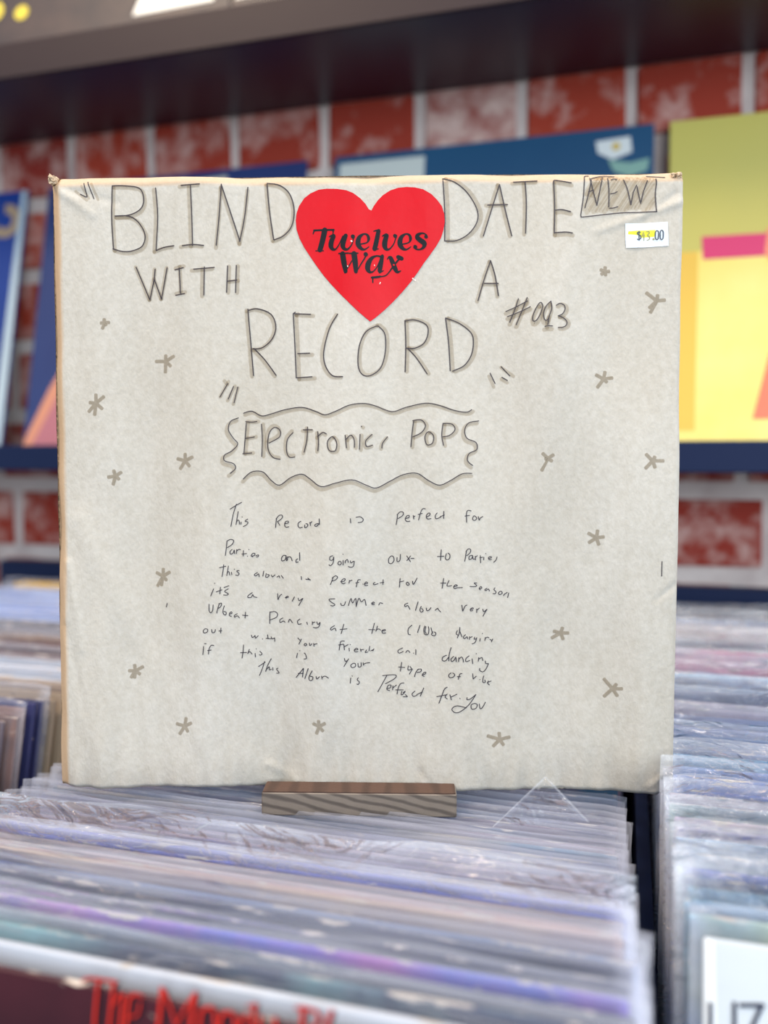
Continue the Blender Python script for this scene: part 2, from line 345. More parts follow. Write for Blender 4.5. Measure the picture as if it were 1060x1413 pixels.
# colour bands seen in the photograph, top of the band list = far end of the bin
MID = [(1105,'8f7f90','4a6a88'),(1112,'6f8fa8','c0b8ac'),(1121,'b8b4c4','8c9ab4'),(1130,'6f82a2','b0acc0'),(1138,'c4b4c0','a0a4bc'),(1148,'b4a4b4','d0bcc4'),
       (1157,'ccb4bc','b0a4b8'),(1164,'e8e6ee','d0d0e0'),(1178,'3450b4','4a5cc0'),(1186,'b8b4cc','a8a8c8'),(1196,'d8beb8','ccb4b0'),(1206,'d4b4a8','c8aca4'),
       (1216,'d8c4b4','b8a8a8'),(1228,'6a7ea0','8494b4'),(1240,'5a7298','44587c'),(1258,'343c54','2a3248'),(1270,'c8c0c8','8a90b4'),(1288,'2448c0','b45ab8'),
       (1306,'343c50','4a6a80'),(1330,'2c3a54','8cb4b8'),(1350,'dfe4ec','e6e8ee'),(1500,'4a1c28','38141f')]
RIGHT = [(858,'5c86a8','4a7498'),(882,'d0bfb6','c4b4b0'),(892,'3a4252','505868'),(912,'c87c9c','d0c0cc'),(922,'c8a8b8','b87890'),(935,'88b0cc','a0c4dc'),(950,'98a4b8','b0b8c8'),
         (966,'3c4662','606c8a'),(990,'b8a8b4','c8bcc8'),(1015,'b0b4cc','98a4c0'),(1035,'8898b4','a8b4c8'),(1050,'6a9cc0','98bcd0'),(1075,'4a7cb4','6898c8'),(1090,'3a64a4','4a74b0'),
         (1110,'b0a0b0','c0b4bc'),(1120,'5c8c78','8c98a0'),(1145,'b4acc0','c4b8c4'),(1168,'88a8c4','b4c4d4'),(1182,'98b4cc','c0ccd8'),(1200,'2a62b8','3a74c8'),(1212,'e0ccc4','d0c4cc'),
         (1228,'303c60','4c6088'),(1260,'a8c4d8','90b0cc'),(1285,'6c98c0','c0ccb8'),(1500,'e8ecf4','e4e8f0')]
LEFT = [(806,'d8b028','d8b428'),(822,'8c9cc4','b4c4e4'),(850,'aebce0','98a8d0'),(866,'686870','747078'),(880,'8c7460','70605a'),(905,'6c5450','5c4a4c'),(934,'d4dae4','ccd2dc'),
        (950,'a89888','98887c'),(964,'a09484','988c80'),(974,'3a3c60','34385a'),(990,'98807c','807070'),(1010,'7c7478','706870'),(1022,'686870','5c6070'),(1034,'4a5060','8c8478'),(1050,'2c5070','404858'),(1500,'505460','403c44')]
front_gap = {0:'dark red record with tall red lettering, front record of the middle bin',
             1:'white record cover standing directly behind the dark red front record'}
# middle bin: every record seen between the front and the stand
Ys, Y = [.2300,.2415,.2525], .2595
rs = random.Random(11)
while Y < .452: Ys.append(Y); Y += rs.choice((.0056,.0060,.0066,.0080,.0096))
Y = .468; Ym = []
while Y < .83: Ym.append(Y); Y += .0165
CXM = -.1560
for n, Y in enumerate(Ys+Ym):
    y = row_px(Y, zmid(Y), 250) + (8 if n == 1 else 0)
    a, b = pick(MID, y)
    if n == 0: a, b = '3c1822','2c101a'
    if n == 1: a, b = 'e2e6ee','dfe4ec'
    if n == 2: a, b = '2c3a54','8cb4b8'
    lab = front_gap.get(n) or '%s record in a clear plastic sleeve, %s from the front in the middle bin' % (colour_name(a), ordinal(n+1))
    seen = n < len(Ys)
    rr = random.Random(n*3+1)
    o = make_record(CXM+max(0,.37-Y)*.05+rr.uniform(-.0022,.0022)+(.001 if n%5 == 2 else 0), Y, n, a, b, lab, 'records in the middle bin', film=seen and n != 0,
                    dz=(-.0025 if n == 0 else rr.uniform(-.0016,.0010)*(1 if Y < .34 else .5))+zmid(Y)-zt(Y), fm=(8+n%4) if n % 5 == 1 and .295 < Y < .34 else None, rz=rr.uniform(-.006,.006))
    if n == 0: moody = o
CXR = .1830
Ys, Y = [.3085,.3215,.331,.3385,.349,.3575], .368
while Y < .45: Ys.append(Y); Y += .0125 if len(Ys)%3 else .0090
while Y < .825: Ys.append(Y); Y += .0172 if len(Ys)%4 else .012
for n, Y in enumerate(Ys):
    a, b = pick(RIGHT, row_px(Y, zt(Y), 1000))
    if n == 0: a, b = 'f2f5fa','eef2f8'
    lab = 'white record cover with dark block letters, front record of the right bin' if n == 0 else \
        '%s record in a clear plastic sleeve, %s from the front in the right bin' % (colour_name(a), ordinal(n+1))
    rr = random.Random(n*7+2)
    o = make_record(CXR+rr.uniform(-.0015,.0020)+(.003 if n == 0 else 0), Y, n+3, a, b, lab, 'records in the right bin', sat=1.75,
                    dz=(-.0005 if n == 0 else rr.uniform(-.0020,.0015)), fm=(0 if n == 0 else 8+n%4 if (n < 4 or n%2 == 1) else None), rz=rr.uniform(-.006,.006))
    if n == 0: liz = o
CXL = -.5280
Ys, Y = [], .385
while Y < .828: Ys.append(Y); Y += .0092
for n, Y in enumerate(Ys):
    a, b = pick(LEFT, row_px(Y, zt(Y), 40))
    rr = random.Random(n*9+4)
    lab = '%s record, %s from the front in the left bin' % (colour_name(a), ordinal(n+1))
    make_record(CXL+rr.uniform(-.004,.002), Y, n+1, a, b, lab, 'records in the left bin', film=(n % 3 == 0 and Y < .8), dz=rr.uniform(-.003,.002), rz=rr.uniform(-.008,.008))

# ------------------------------------------------------------------ strokes
def smooth(pts):
    if len(pts) < 3: return pts
    out = []
    P = [pts[0]] + pts + [pts[-1]]
    if len(pts) > 3 and (Vector(pts[0][:2])-Vector(pts[-1][:2])).length < 1e-6: P[0] = pts[-2]; P[-1] = pts[1]
    for i in range(1, len(P)-2):
        p0,p1,p2,p3 = P[i-1],P[i],P[i+1],P[i+2]
        for k in range(5):
            t = k/5
            out.append(tuple(.5*((2*b)+(-a+c)*t+(2*a-5*b+4*c-d)*t*t+(-a+3*b-3*c+d)*t**3) for a,b,c,d in zip(p0,p1,p2,p3)))
    out.append(pts[-1]); return out
def resample(pts, step):
    out = [pts[0]]
    for a, b in zip(pts, pts[1:]):
        d = math.hypot(b[0]-a[0], b[1]-a[1]); n = max(1, int(d/step))
        for k in range(1, n+1): out.append(tuple(x+(y-x)*k/n for x,y in zip(a,b)))
    return out
def ribbon(strokes, fn, lift, step=.0012, vs=None, fs=None, caps=True):
    """strokes: lists of (u, v, width); fn(u, v, lift) puts a point on the surface"""
    vs = [] if vs is None else vs; fs = [] if fs is None else fs
    for si, st in enumerate(strokes):
        l = lift + (si % 7)*.000012
        st = resample(st, step); n = len(st)
        if n < 2: continue
        base = len(vs); D = []
        for i in range(n):
            a = st[max(0,i-1)]; b = st[min(n-1,i+1)]; dx, dy = b[0]-a[0], b[1]-a[1]; d = math.hypot(dx,dy) or 1e-9; D.append((dx/d,dy/d))
        rows = []
        if caps:
            (x,y,w),(dx,dy) = st[0],D[0]; rows += [(x-dx*w*.45,y-dy*w*.45,w*.35,dx,dy),(x-dx*w*.25,y-dy*w*.25,w*.8,dx,dy)]
        rows += [(x,y,w,dx,dy) for (x,y,w),(dx,dy) in zip(st,D)]
        if caps:
            (x,y,w),(dx,dy) = st[-1],D[-1]; rows += [(x+dx*w*.25,y+dy*w*.25,w*.8,dx,dy),(x+dx*w*.45,y+dy*w*.45,w*.35,dx,dy)]
        for x,y,w,dx,dy in rows:
            vs.append(fn(x-dy*w/2, y+dx*w/2, l)); vs.append(fn(x+dy*w/2, y-dx*w/2, l))
        for i in range(len(rows)-1):
            a = base+2*i; fs.append((a,a+1,a+3,a+2))
    return vs, fs
def polyfill(poly, fn, lift, cell):
    """triangulated polygon laid on a curved surface: clip a grid against the outline with bmesh bisects"""
    import bmesh
    bm = bmesh.new(); f = bm.faces.new([bm.verts.new((x,y,0)) for x,y in poly])
    bmesh.ops.triangulate(bm, faces=[f])
    xs = [p[0] for p in poly]; ys = [p[1] for p in poly]
    for ax, lo, hi in ((0,min(xs),max(xs)),(1,min(ys),max(ys))):
        t = lo+cell
        while t < hi:
            bmesh.ops.bisect_plane(bm, geom=list(bm.verts)+list(bm.edges)+list(bm.faces), plane_co=(t,t,0), plane_no=(1-ax,ax,0)); t += cell
    bm.verts.index_update()
    vs = [fn(v.co.x, v.co.y, lift) for v in bm.verts]; fs = []
    for q in bm.faces:
        q.normal_update(); idx = [v.index for v in q.verts]; fs.append(idx if q.normal.z < 0 else idx[::-1])
    bm.free(); return vs, [f[::-1] for f in fs]
def parse(s):
    """'x,y x,y | x,y x,y' -> list of point lists; a leading '~' keeps the corners sharp; one point = a dot"""
    out = []
    for part in s.split('|'):
        part = part.strip()
        if not part: continue
        sharp = part[0] == '~'; part = part.lstrip('~ ')
        pts = [tuple(float(c) for c in q.split(',')) for q in part.split()]
        if len(pts) == 1: pts = [pts[0], (pts[0][0]+2, pts[0][1]+2)]
        out.append(pts if sharp or len(pts) < 3 else [p[:2] for p in smooth(pts)])
    return out

# ------------------------------------------------------------------ the wrapped record
PW, PH, PT = .320, .3155, .0085
BL = Vector((-.28192,.36406,1.0294)); BR = Vector((.02807,.44399,1.0294))
ex = (BR-BL).normalized(); hb = Vector((-ex.y, ex.x, 0)); ez = (Vector((0,0,1))*math.cos(R(1))+hb*math.sin(R(1))); nb = ez.cross(ex)
if nb.dot(hb) < 0: nb = -nb
pk = empty('wrapped_record', (0,0,0), label='square record wrapped in pale kraft paper, handwritten title, on a wooden stand', cat='record')
Mx = Matrix((ex, nb, ez)).transposed().to_4x4(); Mx.translation = BL; pk.matrix_world = Mx
def rim(d, r):
    if d >= r: return 0.0
    q = 1-max(d,0)/r; return r*1.05*(q*q*(3-q)/2 if q < .35 else q-.35+.35*.35*(3-.35)/2)
def relief(u, v):
    """height of the paper towards the viewer"""
    h = 0
    en = .45+.55*(1-v/PH)
    h += .0028*en*noise.noise(Vector((u*42, v*5.5, 1.3)))+.0060*en*noise.noise(Vector((u*21, v*3.2, 4.9)))
    h += .0020*noise.noise(Vector((u*17, v*9, 7.7)))
    h += .0007*en*noise.noise(Vector((u*95, v*24, 3.1)))
    if v < .03: h += .0019*(1-v/.03)*noise.noise(Vector((u*150, v*30, 9)))
    # fold from the top right corner, diagonal creases at the lower left and lower right
    for (x0,y0,x1,y1,a,s) in ((.320,.300,.278,.286,.0007,.0018),(.316,.304,.300,.290,-.0005,.0015),(.0,.312,.022,.296,.0008,.002),(.004,.31,.034,.302,-.0005,.002),
                              (.006,.118,.013,.072,.0008,.0016),(.004,.085,.014,.040,-.0006,.0018),(.318,.012,.306,.004,.0007,.0014),(.319,.108,.309,.100,-.0005,.0014),
                              (.012,.14,.05,.06,.0005,.006),(.11,.012,.125,.004,.0005,.002),(.19,.010,.195,.002,-.0005,.0015)):
        dx,dy = x1-x0,y1-y0; L2 = dx*dx+dy*dy; t = max(0,min(1,((u-x0)*dx+(v-y0)*dy)/L2)); d = math.hypot(u-x0-t*dx, v-y0-t*dy)
        if d < 4*s: h += 1.2*a*math.exp(-(d/s)**2)*(1-.5*t)
    dl, dr, db, dt = u, PW-u, v, PH-v
    wob = 1+.25*noise.noise(Vector((u*40,v*40,0)))
    h -= max(rim(dl,.0050*wob), rim(dr,.0020*wob), 0) + max(rim(db,.0016*wob), rim(dt,.0050*wob), 0)
    return h
def on_pack(u, v, lift=0):
    return (u, -(relief(min(max(u,0),PW), min(max(v,0),PH))+lift), v)
def edge_out(u, v):
    """the outline is a little uneven"""
    du = dv = 0
    if u < .006: du = .0006*noise.noise(Vector((v*28,1,1)))*(1-u/.006)
    if u > PW-.006: du = .0006*noise.noise(Vector((v*22,2,1)))*(1-(PW-u)/.006)
    if v > PH-.006: dv = .0008*noise.noise(Vector((u*16,3,1)))*(1-(PH-v)/.006)
    if v < .006: dv = .0009*noise.noise(Vector((u*18,4,1)))*(1-v/.006)
    return du, dv
def wrap():
    n = 210; vs, fs = [], []
    def prm(t, s, L, r):
        return t
    us = [0,.0002,.0006,.0012,.002,.003,.004,.005]; nn = 250
    U = us + [.005+(PW-.010)*i/nn for i in range(1,nn)] + [PW-x for x in us[::-1]]
    V = us + [.005+(PH-.010)*i/nn for i in range(1,nn)] + [PH-x for x in us[::-1]]
    for v in V:
        for u in U:
            p = on_pack(u, v); du, dv = edge_out(u, v); vs.append((u+du, p[1], v+dv))
    W = len(U); H = len(V)
    for j in range(H-1):
        for i in range(W-1): a = j*W+i; fs.append((a,a+1,a+W+1,a+W))
    ring = [i for i in range(W)] + [j*W+W-1 for j in range(1,H)] + [(H-1)*W+i for i in range(W-2,-1,-1)] + [j*W for j in range(H-2,0,-1)]
    prev = ring
    for dy in (PT*.5, PT-.001):
        cur = []
        for r_ in ring: x,y,z = vs[r_]; vs.append((x, dy, z)); cur.append(len(vs)-1)
        for k in range(len(ring)):
            a,b = prev[k], prev[(k+1)%len(ring)]; c,d = cur[(k+1)%len(ring)], cur[k]; fs.append((a,d,c,b))
        prev = cur
    b0 = len(vs)
    for r_ in ring: x,y,z = vs[r_]; vs.append((PW/2+(x-PW/2)*.99, PT, PH/2+(z-PH/2)*.99))
    for k in range(len(ring)): fs.append((prev[k], b0+k, b0+(k+1)%len(ring), prev[(k+1)%len(ring)]))
    fs.append(tuple(range(b0, b0+len(ring))))
    o = mobj('wrapping_paper', vs, fs, M_paper, pk, True)
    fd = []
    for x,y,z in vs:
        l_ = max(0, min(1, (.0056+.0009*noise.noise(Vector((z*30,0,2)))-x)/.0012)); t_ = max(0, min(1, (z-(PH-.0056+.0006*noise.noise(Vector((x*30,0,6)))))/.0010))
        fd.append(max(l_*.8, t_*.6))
    at = o.data.attributes.new('edge_light_tint', 'FLOAT', 'POINT'); at.data.foreach_set('value', fd); return o
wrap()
# small knotted fold on the upper left corner, and a softer one on the upper right
def nub(cx, cz, sx, sz, sy, seed):
    vs, fs = [], []; a, b = 10, 14
    for j in range(a+1):
        th = math.pi*j/a
        for i in range(b):
            ph = 2*math.pi*i/b; d = Vector((math.sin(th)*math.cos(ph), math.cos(th), math.sin(th)*math.sin(ph)))
            k = 1+.95*noise.noise(d*3.1+Vector((seed,0,0)))
            vs.append((cx+d.x*sx*k, .0015+d.y*sy*k, cz+d.z*sz*k))
    for j in range(a):
        for i in range(b): fs.append((j*b+i, j*b+(i+1)%b, (j+1)*b+(i+1)%b, (j+1)*b+i))
    o = mobj('folded_corner', vs, fs, M_fold, pk, False); return o
nub(.0014, PH-.0018, .0021, .0021, .0032, 1.0)
nub(PW-.0030, PH-.0026, .0026, .0018, .0028, 5.0)

def px2uv(x, y):
    p = on_plane(x, y, BL, nb) - BL; return p.dot(ex), p.dot(ez)
PXM = .000372   # metres per photo pixel on the package
def zoomed(strs, ox, oy, sc, width, dx=0, dy=0):
    out = []
    for st in parse(strs):
        out.append([(*px2uv(ox+(x+dx)/sc, oy+(y+dy)/sc), width*PXM) for x,y in st])
    return out
def ink(name, strokes, m, lift=.00016, parent=pk, label=None, caps=True):
    vs, fs = ribbon(strokes, on_pack, lift, .0012, caps=caps)
    o = mobj(name, vs, [f[::-1] for f in fs], m, parent); tag(o, label=label); return o
#HEAD
H1 = (60,230,2.944); H2 = (380,230,3.533); H3 = (590,230,2.944)
head = [ # (frame, pen strokes, marker dx, dy in zoomed px)
 (H1,'280,78 277,200 284,335 | 280,78 330,78 390,88 407,130 395,170 350,195 290,200 | 290,200 345,200 385,225 411,275 400,320 360,340 320,343 282,333',5,7),
 (H1,'457,88 465,200 457,338 | 457,340 490,328 531,322',-8,6),
 (H1,'562,80 600,76 636,73 | 600,78 605,200 608,322 | 566,323 610,318 652,321',-7,5),
 (H1,'724,73 715,200 703,320 | 724,75 760,185 797,300 | 830,83 817,200 797,302',-2,12),
 (H1,'908,70 918,180 935,295 | 908,66 960,75 1000,110 1018,175 1008,240 975,280 937,297',-4,6),
 (H1,'~374,407 430,540 | ~430,540 448,455 452,415 | ~448,455 478,537 | ~478,537 502,410',-2,0),
 (H1,'535,420 570,412 | 553,413 558,515 | 538,523 575,517',2,-6),
 (H1,'612,418 695,410 | 655,408 653,522',-8,6),
 (H1,'748,403 744,510 | 748,465 785,460 | 783,400 780,510',6,2),
 (H1,'830,578 853,848 | 832,583 870,577 925,600 945,650 930,700 890,735 850,740 | 855,738 900,785 946,848',-6,4),
 (H2,'98,710 88,716 | 88,718 95,850 103,1030 | 90,717 172,720 | 110,912 168,910 | 103,1030 180,1025',14,8),
 (H2,'305,720 265,790 238,900 245,970 280,1020 330,1026',-8,4),
 (H2,'490,780 440,810 410,880 405,970 425,1015 465,1020 515,980 537,900 535,820 510,785 490,780',8,-4),
 (H2,'632,750 636,870 633,1000 | 632,752 680,747 735,770 745,810 725,860 680,885 640,885 | 645,885 690,935 740,1010',8,0),
 (H2,'830,738 845,860 853,995 | 830,738 900,765 955,810 966,860 955,920 920,970 865,997',12,2),
 (H3,'62,48 70,180 70,303 | 62,48 110,65 160,105 200,170 203,220 170,270 120,300 72,303',12,0),
 (H3,'293,72 262,170 228,280 | 293,72 318,180 343,280 | 245,155 326,153',-7,2),
 (H3,'350,62 445,58 | 397,62 402,150 399,270',-6,6),
 (H3,'512,58 516,160 514,272 | 515,55 583,68 | 520,178 545,176 580,185 | 515,270 560,268 587,272',2,10),
 (H3,'257,380 230,460 206,543 | 257,380 275,440 289,523 | 232,473 288,473',-4,4),
]
PF = (690,400,9.636)
head2 = [
 (PF,'245,120 195,270 130,430 | 360,105 300,260 215,465 | 80,285 200,235 365,150 | 100,355 250,300 400,230',0,30),
 (PF,'512,190 460,280 430,370 440,420 480,410 530,330 560,230 545,178 512,190',0,42),
 (PF,'670,160 610,220 575,310 580,390 610,415 640,380 655,330 | 670,160 680,260 650,350 628,470 | 590,495 640,485 690,490',-10,42),
 (PF,'740,215 790,190 845,215 855,270 820,330 765,355 | 765,355 830,380 880,430 870,480 820,508 765,510',22,15),
]
F4 = (270,510,2.585)
head3 = [
 (F4,'170,155 200,148 235,165 270,158 320,143 380,135 430,150 462,162 500,150 550,128 600,122 640,130 700,150 750,135 820,120 870,128 920,145 965,152 985,143',5,6),
 (F4,'170,390 200,365 240,365 270,395 300,412 340,385 380,373 410,390 450,417 500,405 560,393 610,412 645,422 690,400 740,375 790,370 830,395 870,412 910,395 950,372 985,370',-2,10),
 (F4,'152,172 125,185 118,215 135,245 150,265 130,290 105,305 105,325 135,335 143,352 125,370',-6,10),
 (F4,'1010,183 975,190 960,215 968,245 1000,260 1003,285 975,300 970,325 988,342',-6,8),
 (F4,'180,190 176,245 172,300 | 178,185 200,187 218,185 | 178,245 210,240 | 168,300 200,297 | 235,195 238,250 236,310',6,0),
 (F4,'262,262 300,240 300,215 280,207 262,230 258,280 275,312 302,320 | 348,225 328,250 325,290 335,312 355,312',-4,-6),
 (F4,'400,205 398,250 388,295 | 385,215 418,215 | 437,222 440,260 438,290 | 437,240 455,225 468,230',-3,4),
 (F4,'490,240 472,258 478,288 500,290 505,262 490,240 | 535,235 540,280 | 538,250 555,235 567,250 568,278 | 588,232 586,285 | 592,203',5,3),
 (F4,'630,232 608,255 612,275 632,270 | 685,240 668,262 665,280',-3,4),
 (F4,'778,182 772,230 768,275 | 775,182 805,180 820,200 805,225 775,240 | 830,222 818,240 825,268 845,262 848,235 830,222',5,3),
 (F4,'882,195 878,235 884,270 | 882,192 915,195 925,215 905,235 882,240',6,3),
]
def block(rows, pen_w, mark_w, pname, mname, plabel, mlabel):
    pen, mk = [], []
    for fr, s, dx, dy in rows:
        pen += zoomed(s, *fr, pen_w); mk += zoomed(s, *fr, mark_w, dx, dy)
    ink(pname, pen, M_pen, .00022, label=plabel)
    ink(mname, mk, M_shade, .00010, label=mlabel)
block(head, 1.45, 5.6, 'title_lettering', 'title_marker_shading', 'thin black pen capitals of the title', 'pale brown marker shadow of the title letters')
block(head2, 1.25, 6.0, 'number_lettering', 'number_marker_shading', 'thin pen hash number', 'pale brown marker shadow of the number')
block(head3, 1.25, 5.4, 'genre_lettering', 'genre_marker_shading', 'thin pen genre words in a wavy border', 'pale brown marker shadow of the genre words')
# NEW box
NW = (790,235,6.625)
ink('new_box_lettering', zoomed('155,38 115,50 105,150 98,250 78,380 75,425 100,432 300,405 500,385 770,380 | 765,75 768,120 758,220 768,378 | 690,40 850,60 | 170,75 240,48 300,38 390,45 |'
  '158,70 170,100 150,200 112,348 | 160,75 190,200 223,322 | 278,55 250,190 223,322 | 145,200 190,185 | 325,68 335,200 333,335 | 355,85 380,75 410,80 | 350,215 385,208 410,195 | 340,347 375,345 415,333 |'
  '470,88 505,170 538,312 | ~538,312 560,200 590,128 610,220 628,305 650,200 688,92', *NW, 1.35), M_pen, .00024, label='thin pen letters in a ruled box')
hat = []
rr = random.Random(3)
for k in range(21):
    x0 = 70+k*33; top = 62+rr.uniform(-10,14); bot = min(395, 400-k*1.8)-rr.uniform(0,34); hgt = bot-top
    xb, xt = x0-10, x0+hgt*.62
    lo, hi = xb, xt; yb, yt = bot, top
    if xb < 100: f_ = (100-xb)/(xt-xb); xb = 100; yb = bot-f_*hgt
    if xt > 752: f_ = (xt-752)/(hi-lo); xt = 752; yt = top+f_*hgt
    if yb > yt+10: hat.append([(*px2uv(790+xb/6.625,235+yb/6.625), 6.2*PXM), (*px2uv(790+xt/6.625,235+yt/6.625), 6.2*PXM)])
for x in (110,128,150,180): hat.append([(*px2uv(790+x/6.625,235+(200+x*.2)/6.625), 6.0*PXM), (*px2uv(790+(x+100)/6.625,235+70/6.625), 6.0*PXM)])
ink('new_box_marker_shading', hat, tint_mat('pale_hatching_ink', (.91,.89,.86,1)), .00009, label='brown marker hatching in the ruled box')
# small tick marks
ink('quote_mark_strokes', zoomed('165,68 178,122 | 180,62 205,130 | 150,112 175,124', *H1, 1.3) + zoomed('255,838 275,880 | 300,812 335,850 | 303,855 325,868', *H3, 1.3)
    + zoomed('88,98 115,50 | 117,105 135,60 | 137,118 150,62', *F4, 1.3) + zoomed('443,820 440,833', 60,520,2.617,1.2) + zoomed('520,660 519,705', 680,480,2.244,1.1), M_pen, .0002)
ink('tick_mark_shading', zoomed('155,80 185,130 | 130,100 178,138 | 195,70 222,135', *H1, 3.6), M_shade, .0001)
ink('tick_mark_shading', zoomed('250,850 270,895 | 300,815 350,852 | 300,862 325,878', *H3, 4.6), M_shade, .0001)
ink('tick_mark_shading', zoomed('88,98 118,42 | 114,112 140,58 | 134,124 150,65', *F4, 4.6), M_shade, .0001)
ink('marker_blot', zoomed('735,870 748,885', *H1, 5), M_shade, .0001)
# marker stars
Z7 = (60,520,2.617); Z8 = (680,480,2.244)
stars = [(Z7,(188,95),'188,60 219,69 213,117 183,140 160,128 162,92'),(Z7,(512,303),'512,275 542,288 530,325 492,335 480,295'),(Z7,(257,358),'250,335 280,343 272,372 248,392 228,363'),
 (Z7,(427,722),'428,692 455,705 442,738 405,760 400,708 420,758'),(Z7,(328,1065),'325,1040 358,1048 347,1078 312,1090 303,1063 325,1092'),(Z7,(510,1262),'515,1230 537,1248 523,1283 490,1293 477,1253'),
 (H1,(245,633),'245,615 268,632 255,645 237,660 228,635'),(H1,(495,790),'495,762 532,768 518,812 493,838 450,790'),
 (Z8,(343,97),'348,72 373,93 355,108 322,125 317,83'),(Z8,(170,342),'152,325 190,330 185,352 150,382 160,345'),(Z8,(492,350),'470,328 500,335 528,350 500,373 468,375'),
 (Z8,(322,588),'326,563 347,585 330,612 297,605 295,573'),(Z8,(214,886),'220,867 240,886 222,908 184,903 190,880'),(Z8,(372,1057),'345,1025 385,1040 403,1055 388,1080 345,1083'),
 (Z8,(22,1213),'20,1190 55,1205 35,1232 0,1235 -18,1200'),(H3,(720,428),'722,405 742,425 725,445 703,440 700,418'),(H3,(932,545),'888,510 936,518 968,542 905,595 900,575'),
 ((0,0,1),(441,1001),'440,992 450,996 447,1008 437,1012 432,997')]
for (fr, c, tips) in stars:
    tp = [tuple(float(q) for q in t.split(',')) for t in tips.split()]
    g_ = lambda x, y: px2uv(fr[0]+x/fr[2], fr[1]+y/fr[2])
    cx, cy_ = g_(*c); tp = [g_(*t) for t in tp]; tp.sort(key=lambda t: math.atan2(t[1]-cy_, t[0]-cx)); hw = 2.45*PXM; out = []
    an = [math.atan2(t[1]-cy_, t[0]-cx) for t in tp]
    for i, (t, a) in enumerate(zip(tp, an)):
        dx, dy = math.cos(a), math.sin(a); L_ = math.hypot(t[0]-cx, t[1]-cy_)
        for al, ac in ((-hw*.4,-1),(0,-.7),(hw*.15,0),(0,.7),(-hw*.4,1)):
            out.append((cx+dx*(L_+al)-dy*hw*ac, cy_+dy*(L_+al)+dx*hw*ac))
        nx_ = an[(i+1)%len(an)]+(2*math.pi if i == len(an)-1 else 0); hf = max(.30, (nx_-a)/2); rr_ = min(hw/math.sin(min(hf,1.57)), L_*.6); m_ = (a+nx_)/2
        out.append((cx+math.cos(m_)*rr_, cy_+math.sin(m_)*rr_))
    vs = [on_pack(cx, cy_, .00012)]+[on_pack(x, y, .00012) for x,y in out]; fs = [(0,i+1,(i+1)%len(out)+1) for i in range(len(out))]; mobj('marker_star', vs, fs, M_mark, pk)
